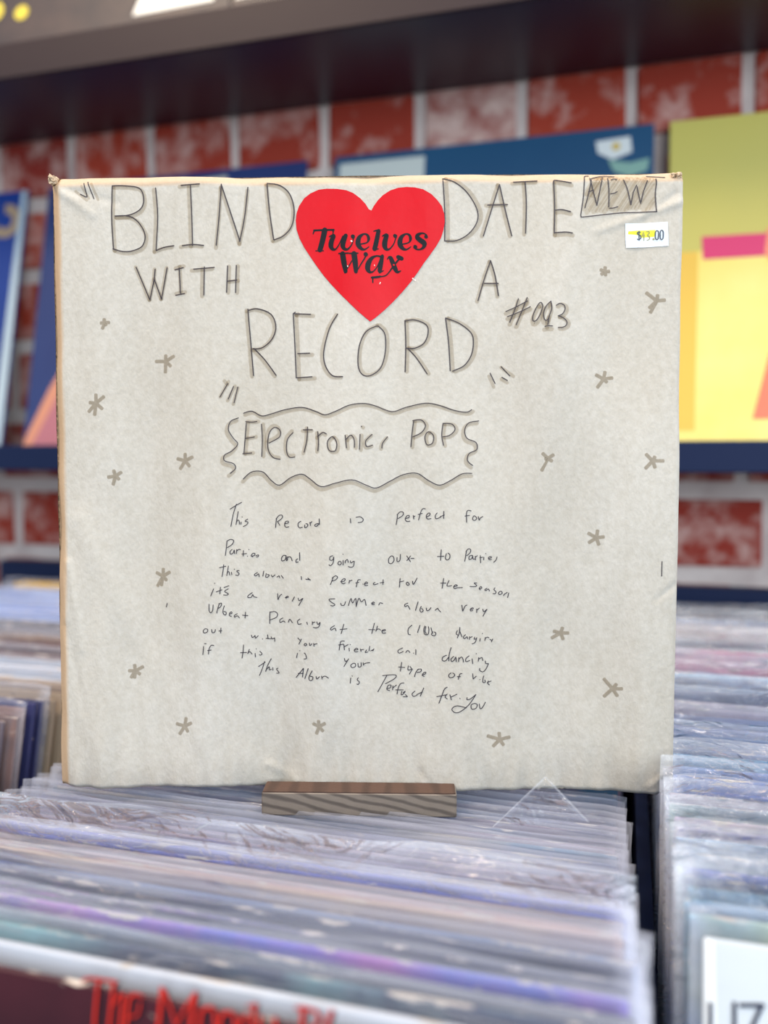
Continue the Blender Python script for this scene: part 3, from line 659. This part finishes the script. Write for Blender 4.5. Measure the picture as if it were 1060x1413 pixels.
# body text
T = {1:(270,690,7.067),2:(420,690,7.067),3:(570,690,7.067),4:(270,775,7.067),5:(420,775,7.067),6:(570,775,7.067),7:(270,855,7.067),8:(420,855,7.067),9:(570,855,7.067),'A':(340,895,5.3),'B':(500,895,5.3)}
body = [
 (1,'340,88 400,50 450,22 | 400,40 370,140 348,255 | 418,112 408,170 398,238 | 400,215 415,195 428,205 430,235 | 447,215 445,235 | 455,163 | 510,185 485,205 512,215 500,240 468,257'),
 (1,'790,175 785,220 780,268 | 785,185 815,150 848,150 840,180 800,210 | 800,210 822,245 | 868,230 905,222 905,205 880,210 870,240 880,262 912,260 | 1030,205 1005,225 1005,255 1020,268 1045,262'),
 (2,'10,240 8,265 30,260 40,235 20,228 | 60,215 65,245 | 62,225 80,208 | 140,225 112,235 110,250 130,250 150,225 | 152,180 155,235 | 455,178 458,218 | 510,165 550,160 578,185 565,210 530,215'),
 (2,'910,140 905,190 897,240 | 905,145 935,115 965,120 960,150 915,180 | 985,180 1020,170 1022,150 1000,155 985,185 1000,208 1030,205'),
 (3,'3,150 8,185 | 5,165 20,155 | 120,85 95,85 75,120 55,193 | 50,140 90,130 | 130,165 160,150 165,128 145,130 130,155 140,183 175,180 | 235,125 218,150 225,182 270,165 | 300,110 298,178 | 265,160 305,145'),
 (3,'565,105 535,100 520,130 522,215 | 505,155 550,148 | 590,155 580,185 600,197 620,180 610,160 590,155 | 635,160 645,195 655,175 680,160'),
 (3,'275,482 268,585 | 238,548 300,545 | 325,520 315,560 330,582 355,565 358,530 340,515 | 520,490 512,540 503,592 | 515,500 535,475 560,480 555,510 522,540 | 575,535 548,545 545,575 570,568 580,540 | 580,540 585,572 600,570 | 605,545 608,580 | 608,555 625,540 | 655,540 658,608 | 650,560 680,555 | 690,555 688,580 | 708,520 | 735,570 765,560 755,550 735,560 745,580 765,578 | 820,555 810,585 788,605'),
 (1,'310,400 305,460 295,538 | 308,400 345,382 375,395 360,430 315,462 | 360,480 340,500 345,525 370,515 380,485 385,520 | 405,480 402,520 | 402,495 425,480 440,482 | 470,490 468,545 | 455,525 500,520 | 522,480 | 508,545 | 545,545 575,540 580,520 560,520 545,540 560,552 | 590,540 615,535 610,552 595,553'),
 (1,'885,540 860,538 840,565 845,592 875,580 885,545 890,590 | 900,550 898,585 | 900,560 920,550 935,560 945,590 | 1000,570 985,580 985,605 1005,600 | 1018,510 1020,585'),
 (2,'285,535 260,545 258,575 285,575 295,545 290,600 265,630 250,622 | 345,590 335,610 350,625 368,610 360,592 345,590 | 385,580 385,625 | 382,520 | 405,585 405,605 | 405,590 425,572 435,600 | 455,585 460,605 485,590 | 492,590 485,635 460,648 435,640'),
 (2,'850,545 825,570 825,610 850,620 875,590 870,555 850,545 | 905,560 905,595 920,600 935,580 938,530 | 1000,545 1035,600 | 1035,545 1020,570 1000,590 | 1040,570 1070,568'),
 (4,'280,28 275,80 265,142 | 242,55 300,42 | 325,40 318,85 310,132 | 312,105 330,95 338,128 | 355,100 358,125 | 382,70 | 428,85 405,90 428,115 415,132 395,128'),
 (4,'605,105 575,125 590,138 615,118 622,145 | 665,92 657,140 | 690,115 685,150 705,150 718,130 700,125 | 740,130 750,148 775,128 | 795,150 815,138 820,155 | 838,135 845,145 857,160 | 1035,140 1038,170'),
 (4,'185,260 157,328 | 195,205 | 250,245 245,310 | 210,290 265,270 | 325,262 290,285 325,310 310,322 280,320 | 285,248 330,232 | 555,300 515,330 515,348 545,345 560,320 570,340 600,347 | 800,312 803,370 | 805,370 820,335 840,318 | 875,350 905,345 900,335 880,345 885,357 | 968,340 945,382 | 1005,352 1015,375 1045,355 | 1052,352 1010,422'),
 (4,'140,410 140,470 155,492 175,470 180,415 | 240,405 225,450 215,495 | 235,405 260,400 255,430 230,450 | 288,425 275,470 280,505 300,515 305,490 285,480 | 340,505 360,500 355,485 340,495 335,520 355,530 | 410,505 385,520 385,538 410,525 430,545 | 490,490 485,547 | 460,520 512,525'),
 (4,'725,490 722,540 722,605 | 725,495 770,488 798,510 785,545 725,570 | 850,550 820,570 825,595 855,580 870,590 | 905,590 920,560 945,592 | 1020,555 998,575 1005,605 1035,600 | 100,650 82,670 90,690 120,680 125,655 100,650 | 165,655 170,685 195,680 200,655 | 255,640 252,690 | 235,670 262,668'),
 (5,'20,165 65,170 | 40,155 65,172 | 290,140 280,170 263,212 | 280,150 310,128 332,140 315,165 280,178 | 362,185 395,180 405,160 385,160 365,185 385,205 405,198 | 445,175 442,200 | 445,182 470,172 | 550,170 530,170 520,195 512,238 | 505,200 535,195 | 575,212 | 590,212 620,205 605,192 590,212 600,228 620,225 | 690,200 675,210 685,222 720,212 | 770,175 768,222 | 740,205 775,200'),
 (5,'935,165 928,250 | 928,200 970,190 | 1005,200 995,218 1010,232 1025,220 1005,200 | 305,350 250,355 270,380 305,405 290,418 265,415 | 362,395 370,415 395,412 408,380 | 435,418 460,350 475,395 505,350 510,430 | 510,430 535,350 560,385 590,362 605,420 | 660,405 685,400 675,390 660,400 665,415 685,415 | 728,420 740,400 765,408 | 1010,405 980,420 985,440 1010,430 1030,465'),
 (6,'-4,190 5,222 40,160 | 50,392 38,430 25,475 | 80,435 68,470 80,492 100,475 85,455 | 130,450 135,475 155,470 175,445 | 215,470 240,450 245,460 268,485 | 475,418 482,475 | 485,475 505,430 525,418 | 555,462 585,455 580,445 560,455 560,475 580,472 | 620,458 620,492 | 620,470 645,450 | 680,460 690,485 720,462 | 720,465 700,495 682,528'),
 (6,'298,160 283,255 | 270,205 320,205 | 350,180 330,225 345,235 375,228 | 395,240 430,230 415,220 395,240 405,258 430,250 480,248 | 620,205 595,205 620,230 600,240 555,238 | 645,262 670,255 660,240 645,258 655,272 | 720,258 700,270 710,280 735,265 745,285 | 800,255 790,270 810,295 800,312 780,310 | 850,290 835,305 845,322 870,310 865,292 850,290 | 885,330 895,315 | 895,318 920,300 | 935,305 925,350'),
 (8,'30,18 35,38 | 85,10 85,38 | 85,22 110,12 | 130,10 140,35 160,15 | 162,15 150,55 125,68 95,65 | 300,45 265,70 270,88 305,70 315,95 | 390,35 365,125 | 355,85 420,80 | 685,32 660,130 | 630,92 690,95 | 715,60 700,110 | 700,100 725,88 745,100 | 755,110 790,105 785,95 760,105 765,130 795,128 | 1050,55 1015,90 1015,140 1035,148'),
 (9,'68,55 45,125 | 115,60 105,100 115,140 145,140 155,100 150,65 | 125,65 118,110 130,135 | 175,75 190,130 | 192,115 180,140 195,150 215,150 222,125 205,115 | 455,70 450,120 430,170 | 430,100 420,130 440,145 | 450,95 475,160 | 510,140 490,160 500,178 525,160 530,180 | 550,160 548,185 | 550,170 575,160 | 600,165 595,185 618,180 | 620,170 605,215 575,230 | 655,180 650,205 | 675,130 | 705,170 700,198 | 702,180 725,168 740,175 | 750,190 770,200 778,185 765,215'),
 (7,'1000,175 1020,195 | 1035,185 1010,235 | 545,150 555,175 580,155 | 580,155 585,180 610,158 | 650,190 | 700,150 705,190 | 685,185 735,190 | 735,170 745,190 770,180 | 768,180 770,215'),
 (8,'15,225 2,240 15,248 28,235 15,225 | 55,220 60,245 80,225 | 98,220 100,248 | 100,232 130,222 | 395,200 365,200 355,225 345,285 | 340,235 385,230 | 390,235 395,285 | 395,255 430,235 | 440,270 442,298 | 450,235 | 490,290 525,285 510,272 490,290 500,308 525,305 | 550,280 555,305 | 550,290 580,285 | 610,290 595,315 620,310 | 640,255 632,300 | 650,300 680,285 | 680,280 670,300'),
 (8,'960,275 915,300 925,325 965,310 | 990,320 1010,300 1030,320'),
 (9,'5,325 | 28,292 28,340 | 325,340 290,360 285,390 315,395 345,360 | 370,265 352,330 348,395 | 395,350 370,375 375,400 400,385 415,355 420,400 | 445,360 442,400 | 445,375 470,355 485,375 490,405 | 545,345 515,370 515,400 550,390 | 575,375 580,420 | 615,325 | 640,365 635,400 | 640,380 670,365 680,395 | 705,400 710,425 735,425 | 735,430 710,480 680,505 650,490 650,470'),
 (7,'85,255 78,335 | 95,228 110,228 | 185,245 160,245 140,275 132,330 | 125,295 160,290 | 470,245 465,310 455,372 | 440,320 500,318 | 525,290 510,330 | 512,325 530,312 550,335 | 580,330 583,365 | 590,285 | 625,310 645,335 635,348 620,345 | 995,325 985,370 | 1018,298 | 1062,320 1075,330 1085,370 1060,378'),
 (8,'395,370 405,400 430,385 | 435,375 390,448 | 480,420 455,440 470,462 500,450 500,425 480,420 | 525,420 530,455 555,450 555,415 | 575,415 580,440 | 580,430 600,420 640,415 | 950,415 938,500 | 920,460 980,465 | 1015,450 1012,490 1045,480 1030,455 | 1055,480 1025,530'),
 (9,'55,480 30,510 15,555 | 45,485 80,480 75,505 40,515 | 95,535 120,525 125,510 105,515 90,540 110,550 | 370,510 348,530 355,555 390,550 405,525 385,510 | 475,515 455,520 440,570 | 430,545 460,545 | 580,520 585,570 | 587,570 615,545 | 650,578 | 690,545 680,580 685,610 705,605 700,585 | 725,610 762,598 | 735,595 730,620 745,635'),
 (7,'612,460 675,420 | 670,412 645,490 620,548 | 735,385 700,450 680,510 | 690,490 715,465 715,495 735,490 | 748,475 750,500 | 800,480 785,490 810,525 785,530'),
 ('A','420,140 365,210 | 420,140 412,205 | 380,180 418,178 | 455,140 430,215 | 485,155 462,200 465,225 485,222 490,200 470,195 | 515,195 520,213 540,195 | 555,190 558,212 | 560,200 580,190 605,205 | 765,210 762,248 | 775,195 | 820,210 812,225 828,240 820,258 810,255'),
 ('B','180,195 150,250 115,312 | 150,195 240,190 240,215 170,255 | 180,290 205,285 210,265 190,268 180,295 200,305 | 225,270 222,300 | 225,285 250,265 | 305,250 280,255 262,290 255,330 | 245,300 300,300 | 290,310 285,335 300,330 315,310 300,320 | 315,335 330,350 300,350 | 385,310 365,330 375,348 400,340 | 450,285 425,345 | 400,335 440,315'),
 ('B','620,275 600,290 580,340 560,392 | 545,345 615,330 | 620,325 605,345 620,360 | 640,330 650,365 | 650,345 690,325 | 712,355 | 765,350 765,365 790,360 830,330 | 830,330 780,400 720,450 680,460 655,440 665,420 700,410 760,425 | 820,395 795,405 800,435 830,430 840,405 820,395 | 855,400 862,435 880,425 900,390'),
]
bs = []
for k, s in body: bs += zoomed(s, *T[k], 1.15)
ink('description_lettering', bs, M_penfine, .0002, label='small black pen handwriting in ten lines')

# ------------------------------------------------------------------ stickers
def on_pack_uv(fr):
    return lambda x, y: px2uv(fr[0]+x/fr[2], fr[1]+y/fr[2])
left = [(463,228),(455,205),(440,180),(415,153),(380,127),(345,113),(300,106),(250,105),(210,110),(170,128),(140,152),(115,190),(103,225),(99,262),(103,305),(118,350),(140,392),(168,435),(200,482),(235,530),(275,577),(315,620),(365,670),(410,713),(440,738),(463,757)]
right = [(490,737),(530,702),(575,658),(620,610),(660,563),(695,515),(725,470),(755,430),(785,388),(808,348),(820,310),(826,270),(823,232),(812,195),(790,165),(760,135),(720,112),(680,102),(640,99),(600,102),(560,115),(525,137),(500,162),(480,190),(468,212)]
g = on_pack_uv(H2); hp = [g(x,y) for x,y in left+right]
def sheet(name, poly, m, lift, cell, parent, label=None):
    vs, fs = polyfill(poly, on_pack, lift, cell); o = mobj(name, vs, fs, m, parent, True); tag(o, label=label); return o
hs = sheet('heart_sticker', hp, M_heart, .00030, .006, pk, 'glossy red heart sticker with black lettering')
def wstrokes(s, fr, kx=None):
    out = []
    for part in s.split('|'):
        pts = [tuple(float(c) for c in q.split(',')) for q in part.split()]
        if len(pts) < 2: continue
        pts = smooth(pts) if len(pts) > 2 else pts
        out.append([(*px2uv(fr[0]+x/fr[2], fr[1]+y/fr[2]), (abs(w)+2.5)/fr[2]*PXM) for x,y,w in pts])
    return out
TW = (425,305,6.057)
e1 = '425,195,8 460,190,9 495,178,10 508,150,22 498,118,18 470,108,12 435,130,28 420,165,38 422,200,38 445,230,26 475,238,12 510,215,6'
sh_ = lambda s, d: ' '.join('%g,%s,%s' % (float(q.split(',')[0])+d, *q.split(',')[1:]) for q in s.split())
tw = [
 '50,76,14 130,73,14 215,72,14 | 60,74,10 48,88,9 43,106,6 | 210,74,14 211,92,9 208,110,5 | 140,74,44 122,160,42 100,240,40 | 65,247,6 130,247,6',
 '178,130,6 195,122,14 215,116,18 | 215,125,32 198,165,38 192,205,38 205,232,26 230,236,12 258,200,7 292,125,6 | 316,122,32 300,165,38 292,205,38 306,234,26 335,236,14 368,195,8 380,150,8 384,125,16 | 374,128,30 378,134,30',
 e1, '550,84,6 575,78,12 600,74,8 | 590,82,32 575,160,36 558,232,38 | 558,240,12 590,232,5',
 '622,126,6 638,118,14 655,112,18 | 658,122,34 645,165,40 642,205,40 655,234,26 682,234,12 715,195,8 732,150,8 738,122,16 | 726,122,28 732,128,28',
 sh_(e1, 350),
 '985,132,26 990,136,26 | 992,120,8 970,106,9 945,105,14 918,120,30 915,140,34 940,162,38 972,188,38 968,218,26 940,238,12 905,236,10 885,222,8 | 895,214,28 900,219,28',
 '258,272,9 340,270,9 | 290,275,42 302,350,42 316,425,30 | 308,437,5 345,375,7 378,320,8 | 348,272,9 418,270,9 | 386,275,44 396,350,42 402,425,30 | 400,437,5 445,360,8 478,305,10 486,275,18 | 482,276,32 486,282,32',
 '610,298,14 575,292,12 535,310,26 508,350,40 500,395,40 515,425,24 542,425,10 575,390,7 598,340,8 | 622,292,26 610,355,36 600,415,34 | 600,430,16 632,415,5',
 '664,318,6 678,300,12 690,300,14 | 692,308,30 710,350,36 728,395,36 748,425,22 776,416,6 | 762,318,14 735,350,12 708,385,12 | 708,385,12 680,425,8 655,452,8 630,462,8 600,466,8 | 535,474,16 575,470,16 606,464,13 | 542,478,10 543,516,8 | 754,300,32 784,314,32']
ws = []
for s in tw: ws += wstrokes(s.replace('-',''), TW)
vs, fs = ribbon(ws, on_pack, .00036, .0004)
tag(mobj('sticker_lettering', vs, [f[::-1] for f in fs], M_heartink, hs), label='bold black slanted serif lettering')
vs, fs = ribbon(wstrokes('716,366,11 720,368,11', TW), on_pack, .00050, .0004)
tag(mobj('pivot_dot', vs, [f[::-1] for f in fs], M_heart, hs), label='red dot')
M_chip = mat('sticker_chip', srgb(236,224,218), .7, .2)
vs, fs = ribbon(wstrokes('362,168,9 368,172,8 | 876,480,7 880,486,6 | 893,493,11 899,498,9 | 333,378,5 334,384,5 | 556,368,4 557,374,4 | 606,515,5 600,527,3', TW), on_pack, .00050, .0004)
tag(mobj('worn_speck', vs, [f[::-1] for f in fs], M_chip, hs), label='tiny white worn specks')
PR = (850,295,13.25); g = on_pack_uv(PR)
ps = sheet('price_sticker', [g(*q) for q in ((170,180),(555,166),(940,152),(950,370),(955,592),(570,610),(185,622),(177,400))], M_sticker, .00030, .01, pk, 'small white price label at the upper right')
sheet('highlighter_smear', [g(*q) for q in ((232,318),(400,303),(560,300),(722,298),(700,425),(570,428),(462,436),(430,392),(330,378),(222,374))], M_yhl, .00050, .01, ps, 'yellow highlighter smear')
vs, fs = ribbon(zoomed('450,335 405,335 400,365 455,400 455,450 410,470 398,460 | 427,318 427,482 | 745,315 720,345 720,450 745,478 770,450 775,345 745,315 | 830,308 806,340 806,450 830,478 855,450 858,340 830,308', *PR, 1.35), on_pack, .00062, .0008)
tag(mobj('price_figures', vs, [f[::-1] for f in fs], M_price, ps), label='dark grey printed price')
vs, fs = ribbon(zoomed('683,466 687,470', *PR, 2.6)+zoomed('512,330 483,400 528,402 | 518,360 515,490', *PR, .9)+zoomed('560,328 600,325 612,355 580,390 612,420 610,468 572,485', *PR, 1.1), on_pack, .00062, .0008)
tag(mobj('faded_price_figures', vs, [f[::-1] for f in fs], M_pricefaint, ps), label='faded printed price figures')

# ------------------------------------------------------------------ wooden stand holding the package
st = empty('record_stand', (0,0,0), label='small weathered wooden stand block holding up the wrapped record on the bin', cat='stand')
sx0 = px2uv(368,1085)[0]; sx1 = px2uv(628,1085)[0]
zt_, zb = .0042, -.0080
st.matrix_world = Mx
y1 = -.0016; y0 = -.0155
box('front_lip', sx0, y0, zb, sx1, y1, zt_-.0002, M_wood, st, .0007)
box('lip_top', sx0+.0006, y0+.0004, zt_-.0004, sx1-.0006, y1, zt_+.0002, M_woodtop, st)
box('base_board', sx0, y1+.0001, zb, sx1, .062, -.0020, M_wood, st, .0006)
box('back_rest', sx0+.01, PT+.0025, -.0019, sx1-.01, PT+.014, .07, M_wood, st, .0008)

# ------------------------------------------------------------------ loose plastic corner standing up in front of the package
def tri_flap():
    P = [on_plane(x, y, Vector((0,.372,0)), Vector((0,1,0))) for x,y in ((690,1132),(752,1076),(802,1124))]
    fl = empty('loose_plastic_corner', P[1]+Vector((0,0,-.03)), label='clear plastic sleeve corner sticking up in front of the package lower right', cat='plastic')
    o = P[1]+Vector((0,0,-.03)); n = 10; vs, fs, hem = [], [], []
    A,B,C = P[0]-o, P[1]-o, P[2]-o
    for j in range(n+1):
        t = j/n; a = B.lerp(A+(A-B)*.15, t); c = B.lerp(C+(C-B)*.2, t)
        for i in range(n+1):
            q = a.lerp(c, i/n); q = q+Vector((0,.0012*noise.noise(Vector((q.x*90,q.z*90,2)))+.004*(1-t)*(1-t),0)); vs.append(q)
            hem.append(1.0 if i in (0,n) else 0.0)
    for j in range(n):
        for i in range(n): a = j*(n+1)+i; fs.append((a,a+1,a+n+2,a+n+1))
    ob = mobj('plastic_film', vs, fs, film_mat('thin_clear_film', .02, .06), fl, True)
    at = ob.data.attributes.new('hem','FLOAT','POINT'); at.data.foreach_set('value', hem)
    vs, fs = [], []
    for e0, e1 in ((A+(A-B)*.15,B),(B,C+(C-B)*.2)):
        b = len(vs); d = (e1-e0).normalized(); s = Vector((d.z,0,-d.x))*.00010
        off = [Vector((0,-.0004,0)), Vector((0,.0036,0))]
        if e1 is not B: off = off[::-1]
        vs += [e0-s+off[0], e0+s+off[0], e1+s+off[1], e1-s+off[1]]; fs.append((b,b+1,b+2,b+3))
    mobj('film_seam', vs, fs, mat('white_film_seam', srgb(225,228,235), .3, .5), fl)
tri_flap()

# ------------------------------------------------------------------ lettering on the two front covers of the bins
def cover_plane(o):
    mw = Matrix.Translation(o.location) @ o.rotation_euler.to_matrix().to_4x4(); P = mw @ Vector((0,0,.3)); n = (mw.to_3x3() @ Vector((0,1,0))).normalized()
    inv = mw.inverted()
    return lambda x, y: inv @ on_plane(x, y, P, n)
def cover_ink(name, o, s, fr, wpx, m, lift, label, kx=.00025):
    loc = cover_plane(o); out = []
    for st_ in s.split('|'):
        pts = [tuple(float(c) for c in q.split(',')) for q in st_.split()]
        if len(pts) < 2: continue
        pts = smooth(pts) if len(pts) > 2 else pts
        row = []
        for x,y,w in pts:
            p = loc(fr[0]+x/fr[2], fr[1]+y/fr[2]); row.append((p.x, p.z, w/fr[2]*kx))
        out.append(row)
    vs, fs = ribbon(out, lambda u, v, l: (u, -l, v), lift, .002)
    c = [q for q in o.children if q.name.startswith('cover')][0]
    tag(mobj(name, vs, [f[::-1] for f in fs], m, c), label=label)
MO = (100,1330,2.65)
M_red = mat('red_cover_print', srgb(196,40,30), .5, .3); M_blk = mat('black_cover_print', srgb(26,10,18), .5, .3)
mo = ('38,60,8 60,50,12 110,55,13 165,64,12 | 98,56,16 88,150,18 78,300,18 | 155,66,18 145,150,18 130,300,18 | 150,150,10 175,112,14 190,115,16 | 188,112,16 182,180,18 172,300,18 | 262,118,10 235,108,16 212,125,18 204,180,18 200,260,18 225,300,16 | 205,190,10 240,185,10 250,140,12 |'
      '330,88,24 322,180,22 305,300,24 | 338,95,16 362,160,14 382,225,12 | 382,225,12 415,160,14 450,108,18 | 452,104,20 440,180,24 425,300,24 |'
      '515,155,18 480,165,18 468,215,20 475,290,18 510,295,16 525,240,18 522,180,16 512,155,14 | 582,172,18 552,182,18 540,230,20 545,300,18 580,300,16 598,250,18 594,190,16 580,172,14 |'
      '640,185,16 615,215,18 618,290,18 650,295,14 | 672,146,16 660,200,20 645,310,20 | 640,152,8 676,144,10 | 690,190,18 685,260,18 710,300,16 | 745,195,18 738,300,18 720,350,16 |'
      '818,158,10 850,158,16 895,170,14 | 845,165,22 840,240,22 830,320,22 | 895,172,14 905,200,16 880,230,12 850,238,10 | 855,240,10 890,260,16 890,310,16 840,325,12 | 950,168,18 930,240,18 915,330,18')
cover_ink('cover_lettering_shadow', moody, mo, (MO[0]+3.5,MO[1]+2.5,MO[2]), 0, M_blk, .0004, 'black shadow of the tall letters', .00018)
cover_ink('cover_lettering', moody, mo, MO, 0, M_red, .0006, 'tall red curling capital letters', .000165)
LZ = (860,800,2.305)
M_dk = mat('dark_navy_cover_print', srgb(38,44,72), .5, .3)
cover_ink('cover_lettering', liz, '278,1345,11 278,1500,11 | 273,1497,11 325,1500,11 | 354,1345,11 354,1500,11 | 374,1352,12 445,1352,12 | 440,1356,11 375,1495,11 | 372,1500,12 448,1502,12', LZ, 0, M_dk, .0006, 'dark navy block letters', .00027)

# ------------------------------------------------------------------ covers standing on the ledge and on the upper shelf
def display(name, X0, wd, hgt, z0, yf, lean, base, arts, label, group, rz=0):
    """arts: (name, polygon in cover metres, colour material, label)"""
    o = empty(name, (X0, yf, z0), (-lean,0,rz), label=label, cat='record', group=group)
    v, f = boxvf(0, 0, .0004, wd, .0035, hgt, .0006); mobj('cover', v, f, base, o)
    for k,(an, poly, m, lb) in enumerate(arts):
        t = .0003+.0002*k
        n = len(poly); vs = [(x,-t,z) for x,z in poly]+[(x,-.00002,z) for x,z in poly]
        fs = [tuple(range(n-1,-1,-1)), tuple(range(n,2*n))]+[(i,(i+1)%n,(i+1)%n+n,i+n) for i in range(n)]
        fs[0] = tuple(range(n))
        tag(mobj(an, vs, fs, m, o), label=lb)
    return o
LZ0 = 1.191+.0266; LEANL = R(10.5)
def C(n, r,g,b, **k): return mat(n, srgb(r,g,b), .4, .4, **k)
def arc(cx, cz, r0, r1, a0, a1, n=20):
    return [(cx+r1*math.cos(R(a0+(a1-a0)*i/n)), cz+r1*math.sin(R(a0+(a1-a0)*i/n))) for i in range(n+1)] + [(cx+r0*math.cos(R(a1-(a1-a0)*i/n)), cz+r0*math.sin(R(a1-(a1-a0)*i/n))) for i in range(n+1)]
GL = 'record covers on the wall ledge'
display('record_sleeve', .0375, .318, .309, LZ0, .797, LEANL, C('yellow_cover',198,190,100,vary=(5,srgb(190,184,104),.3,.7)), [
  ('print_or_sheen_panel', [(.0,.0),(.318,.0),(.318,.178),(.0,.178)], C('pale_yellow_print',232,212,112,vary=(9,srgb(238,224,140),.35,.65)), 'pale yellow lower half'),
  ('print_or_sheen_panel', [(.0,.010),(.024,.010),(.026,.178),(.0,.178)], C('amber_print',222,184,80), 'amber strip'),
  ('printed_bar', [(.030,.170),(.20,.170),(.20,.190),(.029,.192)], C('magenta_print',206,62,112), 'magenta bar'),
  ('printed_figure', [(.072,.020),(.20,.020),(.20,.160),(.110,.160),(.085,.075)], C('coral_print',232,120,92), 'coral shape'),
  ('printed_figure', [(.100,.15),(.15,.15),(.15,.200),(.085,.196),(.082,.172)], C('salmon_print',238,150,120), 'salmon shape')],
  'yellow record cover with a magenta bar, right of the package on the ledge', GL)
display('record_sleeve', -.2985, .322, .309, LZ0, .797, LEANL, C('deep_blue_cover',30,74,112,vary=(6,srgb(36,84,122),.3,.7)), [
  ('print_or_sheen_panel', [(.006,.300),(.098,.300),(.098,.240),(.006,.240)], C('pale_print',196,206,204), 'pale printed block'),
  ('printed_emblem', [(.268,.296),(.300,.298),(.302,.282),(.284,.276),(.270,.284)], C('white_print',214,222,224), 'white emblem'),
  ('printed_swoosh', [(.280,.276),(.300,.271),(.318,.274),(.316,.262),(.300,.257),(.285,.264)], C('mint_print',130,170,160), 'mint swoosh'),
  ('printed_dot', arc(.287,.289,.0,.004,0,360,10)[:11], C('gold_print',206,180,90), 'gold dot')],
  'deep blue record cover behind the package, white emblem at its upper right', GL)
display('record_sleeve', -.655, .325, .309, LZ0, .797, LEANL, C('navy_cover',44,62,116,vary=(6,srgb(36,50,100),.3,.7)), [
  ('printed_figure', [(.0,.0),(.325,.0),(.325,.20),(.13,.20),(.060,.120),(.028,.065),(.004,.012)], C('tan_print',206,142,116), 'tan edge of the shape'),
  ('printed_figure', [(.012,.0),(.325,.0),(.325,.16),(.13,.16),(.066,.100),(.036,.048)], C('rose_print',176,112,124), 'rose shape'),
  ('print_or_sheen_panel', [(.18,.298),(.232,.300),(.232,.270),(.18,.268)], C('cream_print',200,200,190), 'cream printed block')],
  'navy record cover with a rose and tan shape, just left behind the wrapped package', GL)
display('record_sleeve', -1.003, .318, .309, LZ0, .797, LEANL, C('royal_blue_cover',24,62,146,vary=(6,srgb(18,48,120),.3,.7)), [
  ('printed_ring', arc(.292,.272,.009,.021,100,-150), C('gold_ring_print',168,146,120), 'dull gold ring letter'),
  ('painted_edge_glare', [(.304,.0),(.3175,.0),(.3175,.3085),(.311,.3085)], C('edge_glare_paint',176,196,208), 'painted pale glare along the right edge')],  # glare on the sleeve edge, painted as a pale strip
  'royal blue record cover with gold lettering, at the far left of the ledge', GL)
GS = 'records on the upper shelf'
mm = C('mottled_grey_cover',70,58,58,vary=(22,srgb(50,44,50),.35,.65)); wht = C('white_sheen_paint',250,248,240); ylw = C('yellow_flash_print',226,206,70)  # the white paints sheen on the plastic as flat patches
Z1 = 1.1815+.4315+.0002
LS = R(13)
display('record_sleeve', -.7135, .318, .309, 1.6135, .792, LS, mm, [
  ('printed_spot', arc(.022,.095,.0,.013,0,360,12)[:13], ylw, 'yellow spot'), ('printed_spot', arc(.060,.088,.0,.009,0,360,12)[:13], ylw, 'yellow spot'),
  ('print_or_sheen_panel', [(.205,.060),(.300,.062),(.296,.084),(.262,.090),(.212,.082)], wht, 'painted white sheen')],
  'mottled grey record cover with two yellow spots, standing on the upper shelf', GS)
display('record_sleeve', -.3935, .318, .309, 1.6135, .792, LS, mm, [('print_or_sheen_panel', [(.004,.060),(.046,.061),(.040,.074),(.008,.072)], wht, 'painted white sheen')],
  'mottled grey record cover on the upper shelf, right of the one with yellow spots', GS)
display('record_sleeve', -1.034, .318, .309, 1.6135, .792, LS, mm, [], 'plain mottled grey record cover at the left end of the upper shelf', GS)
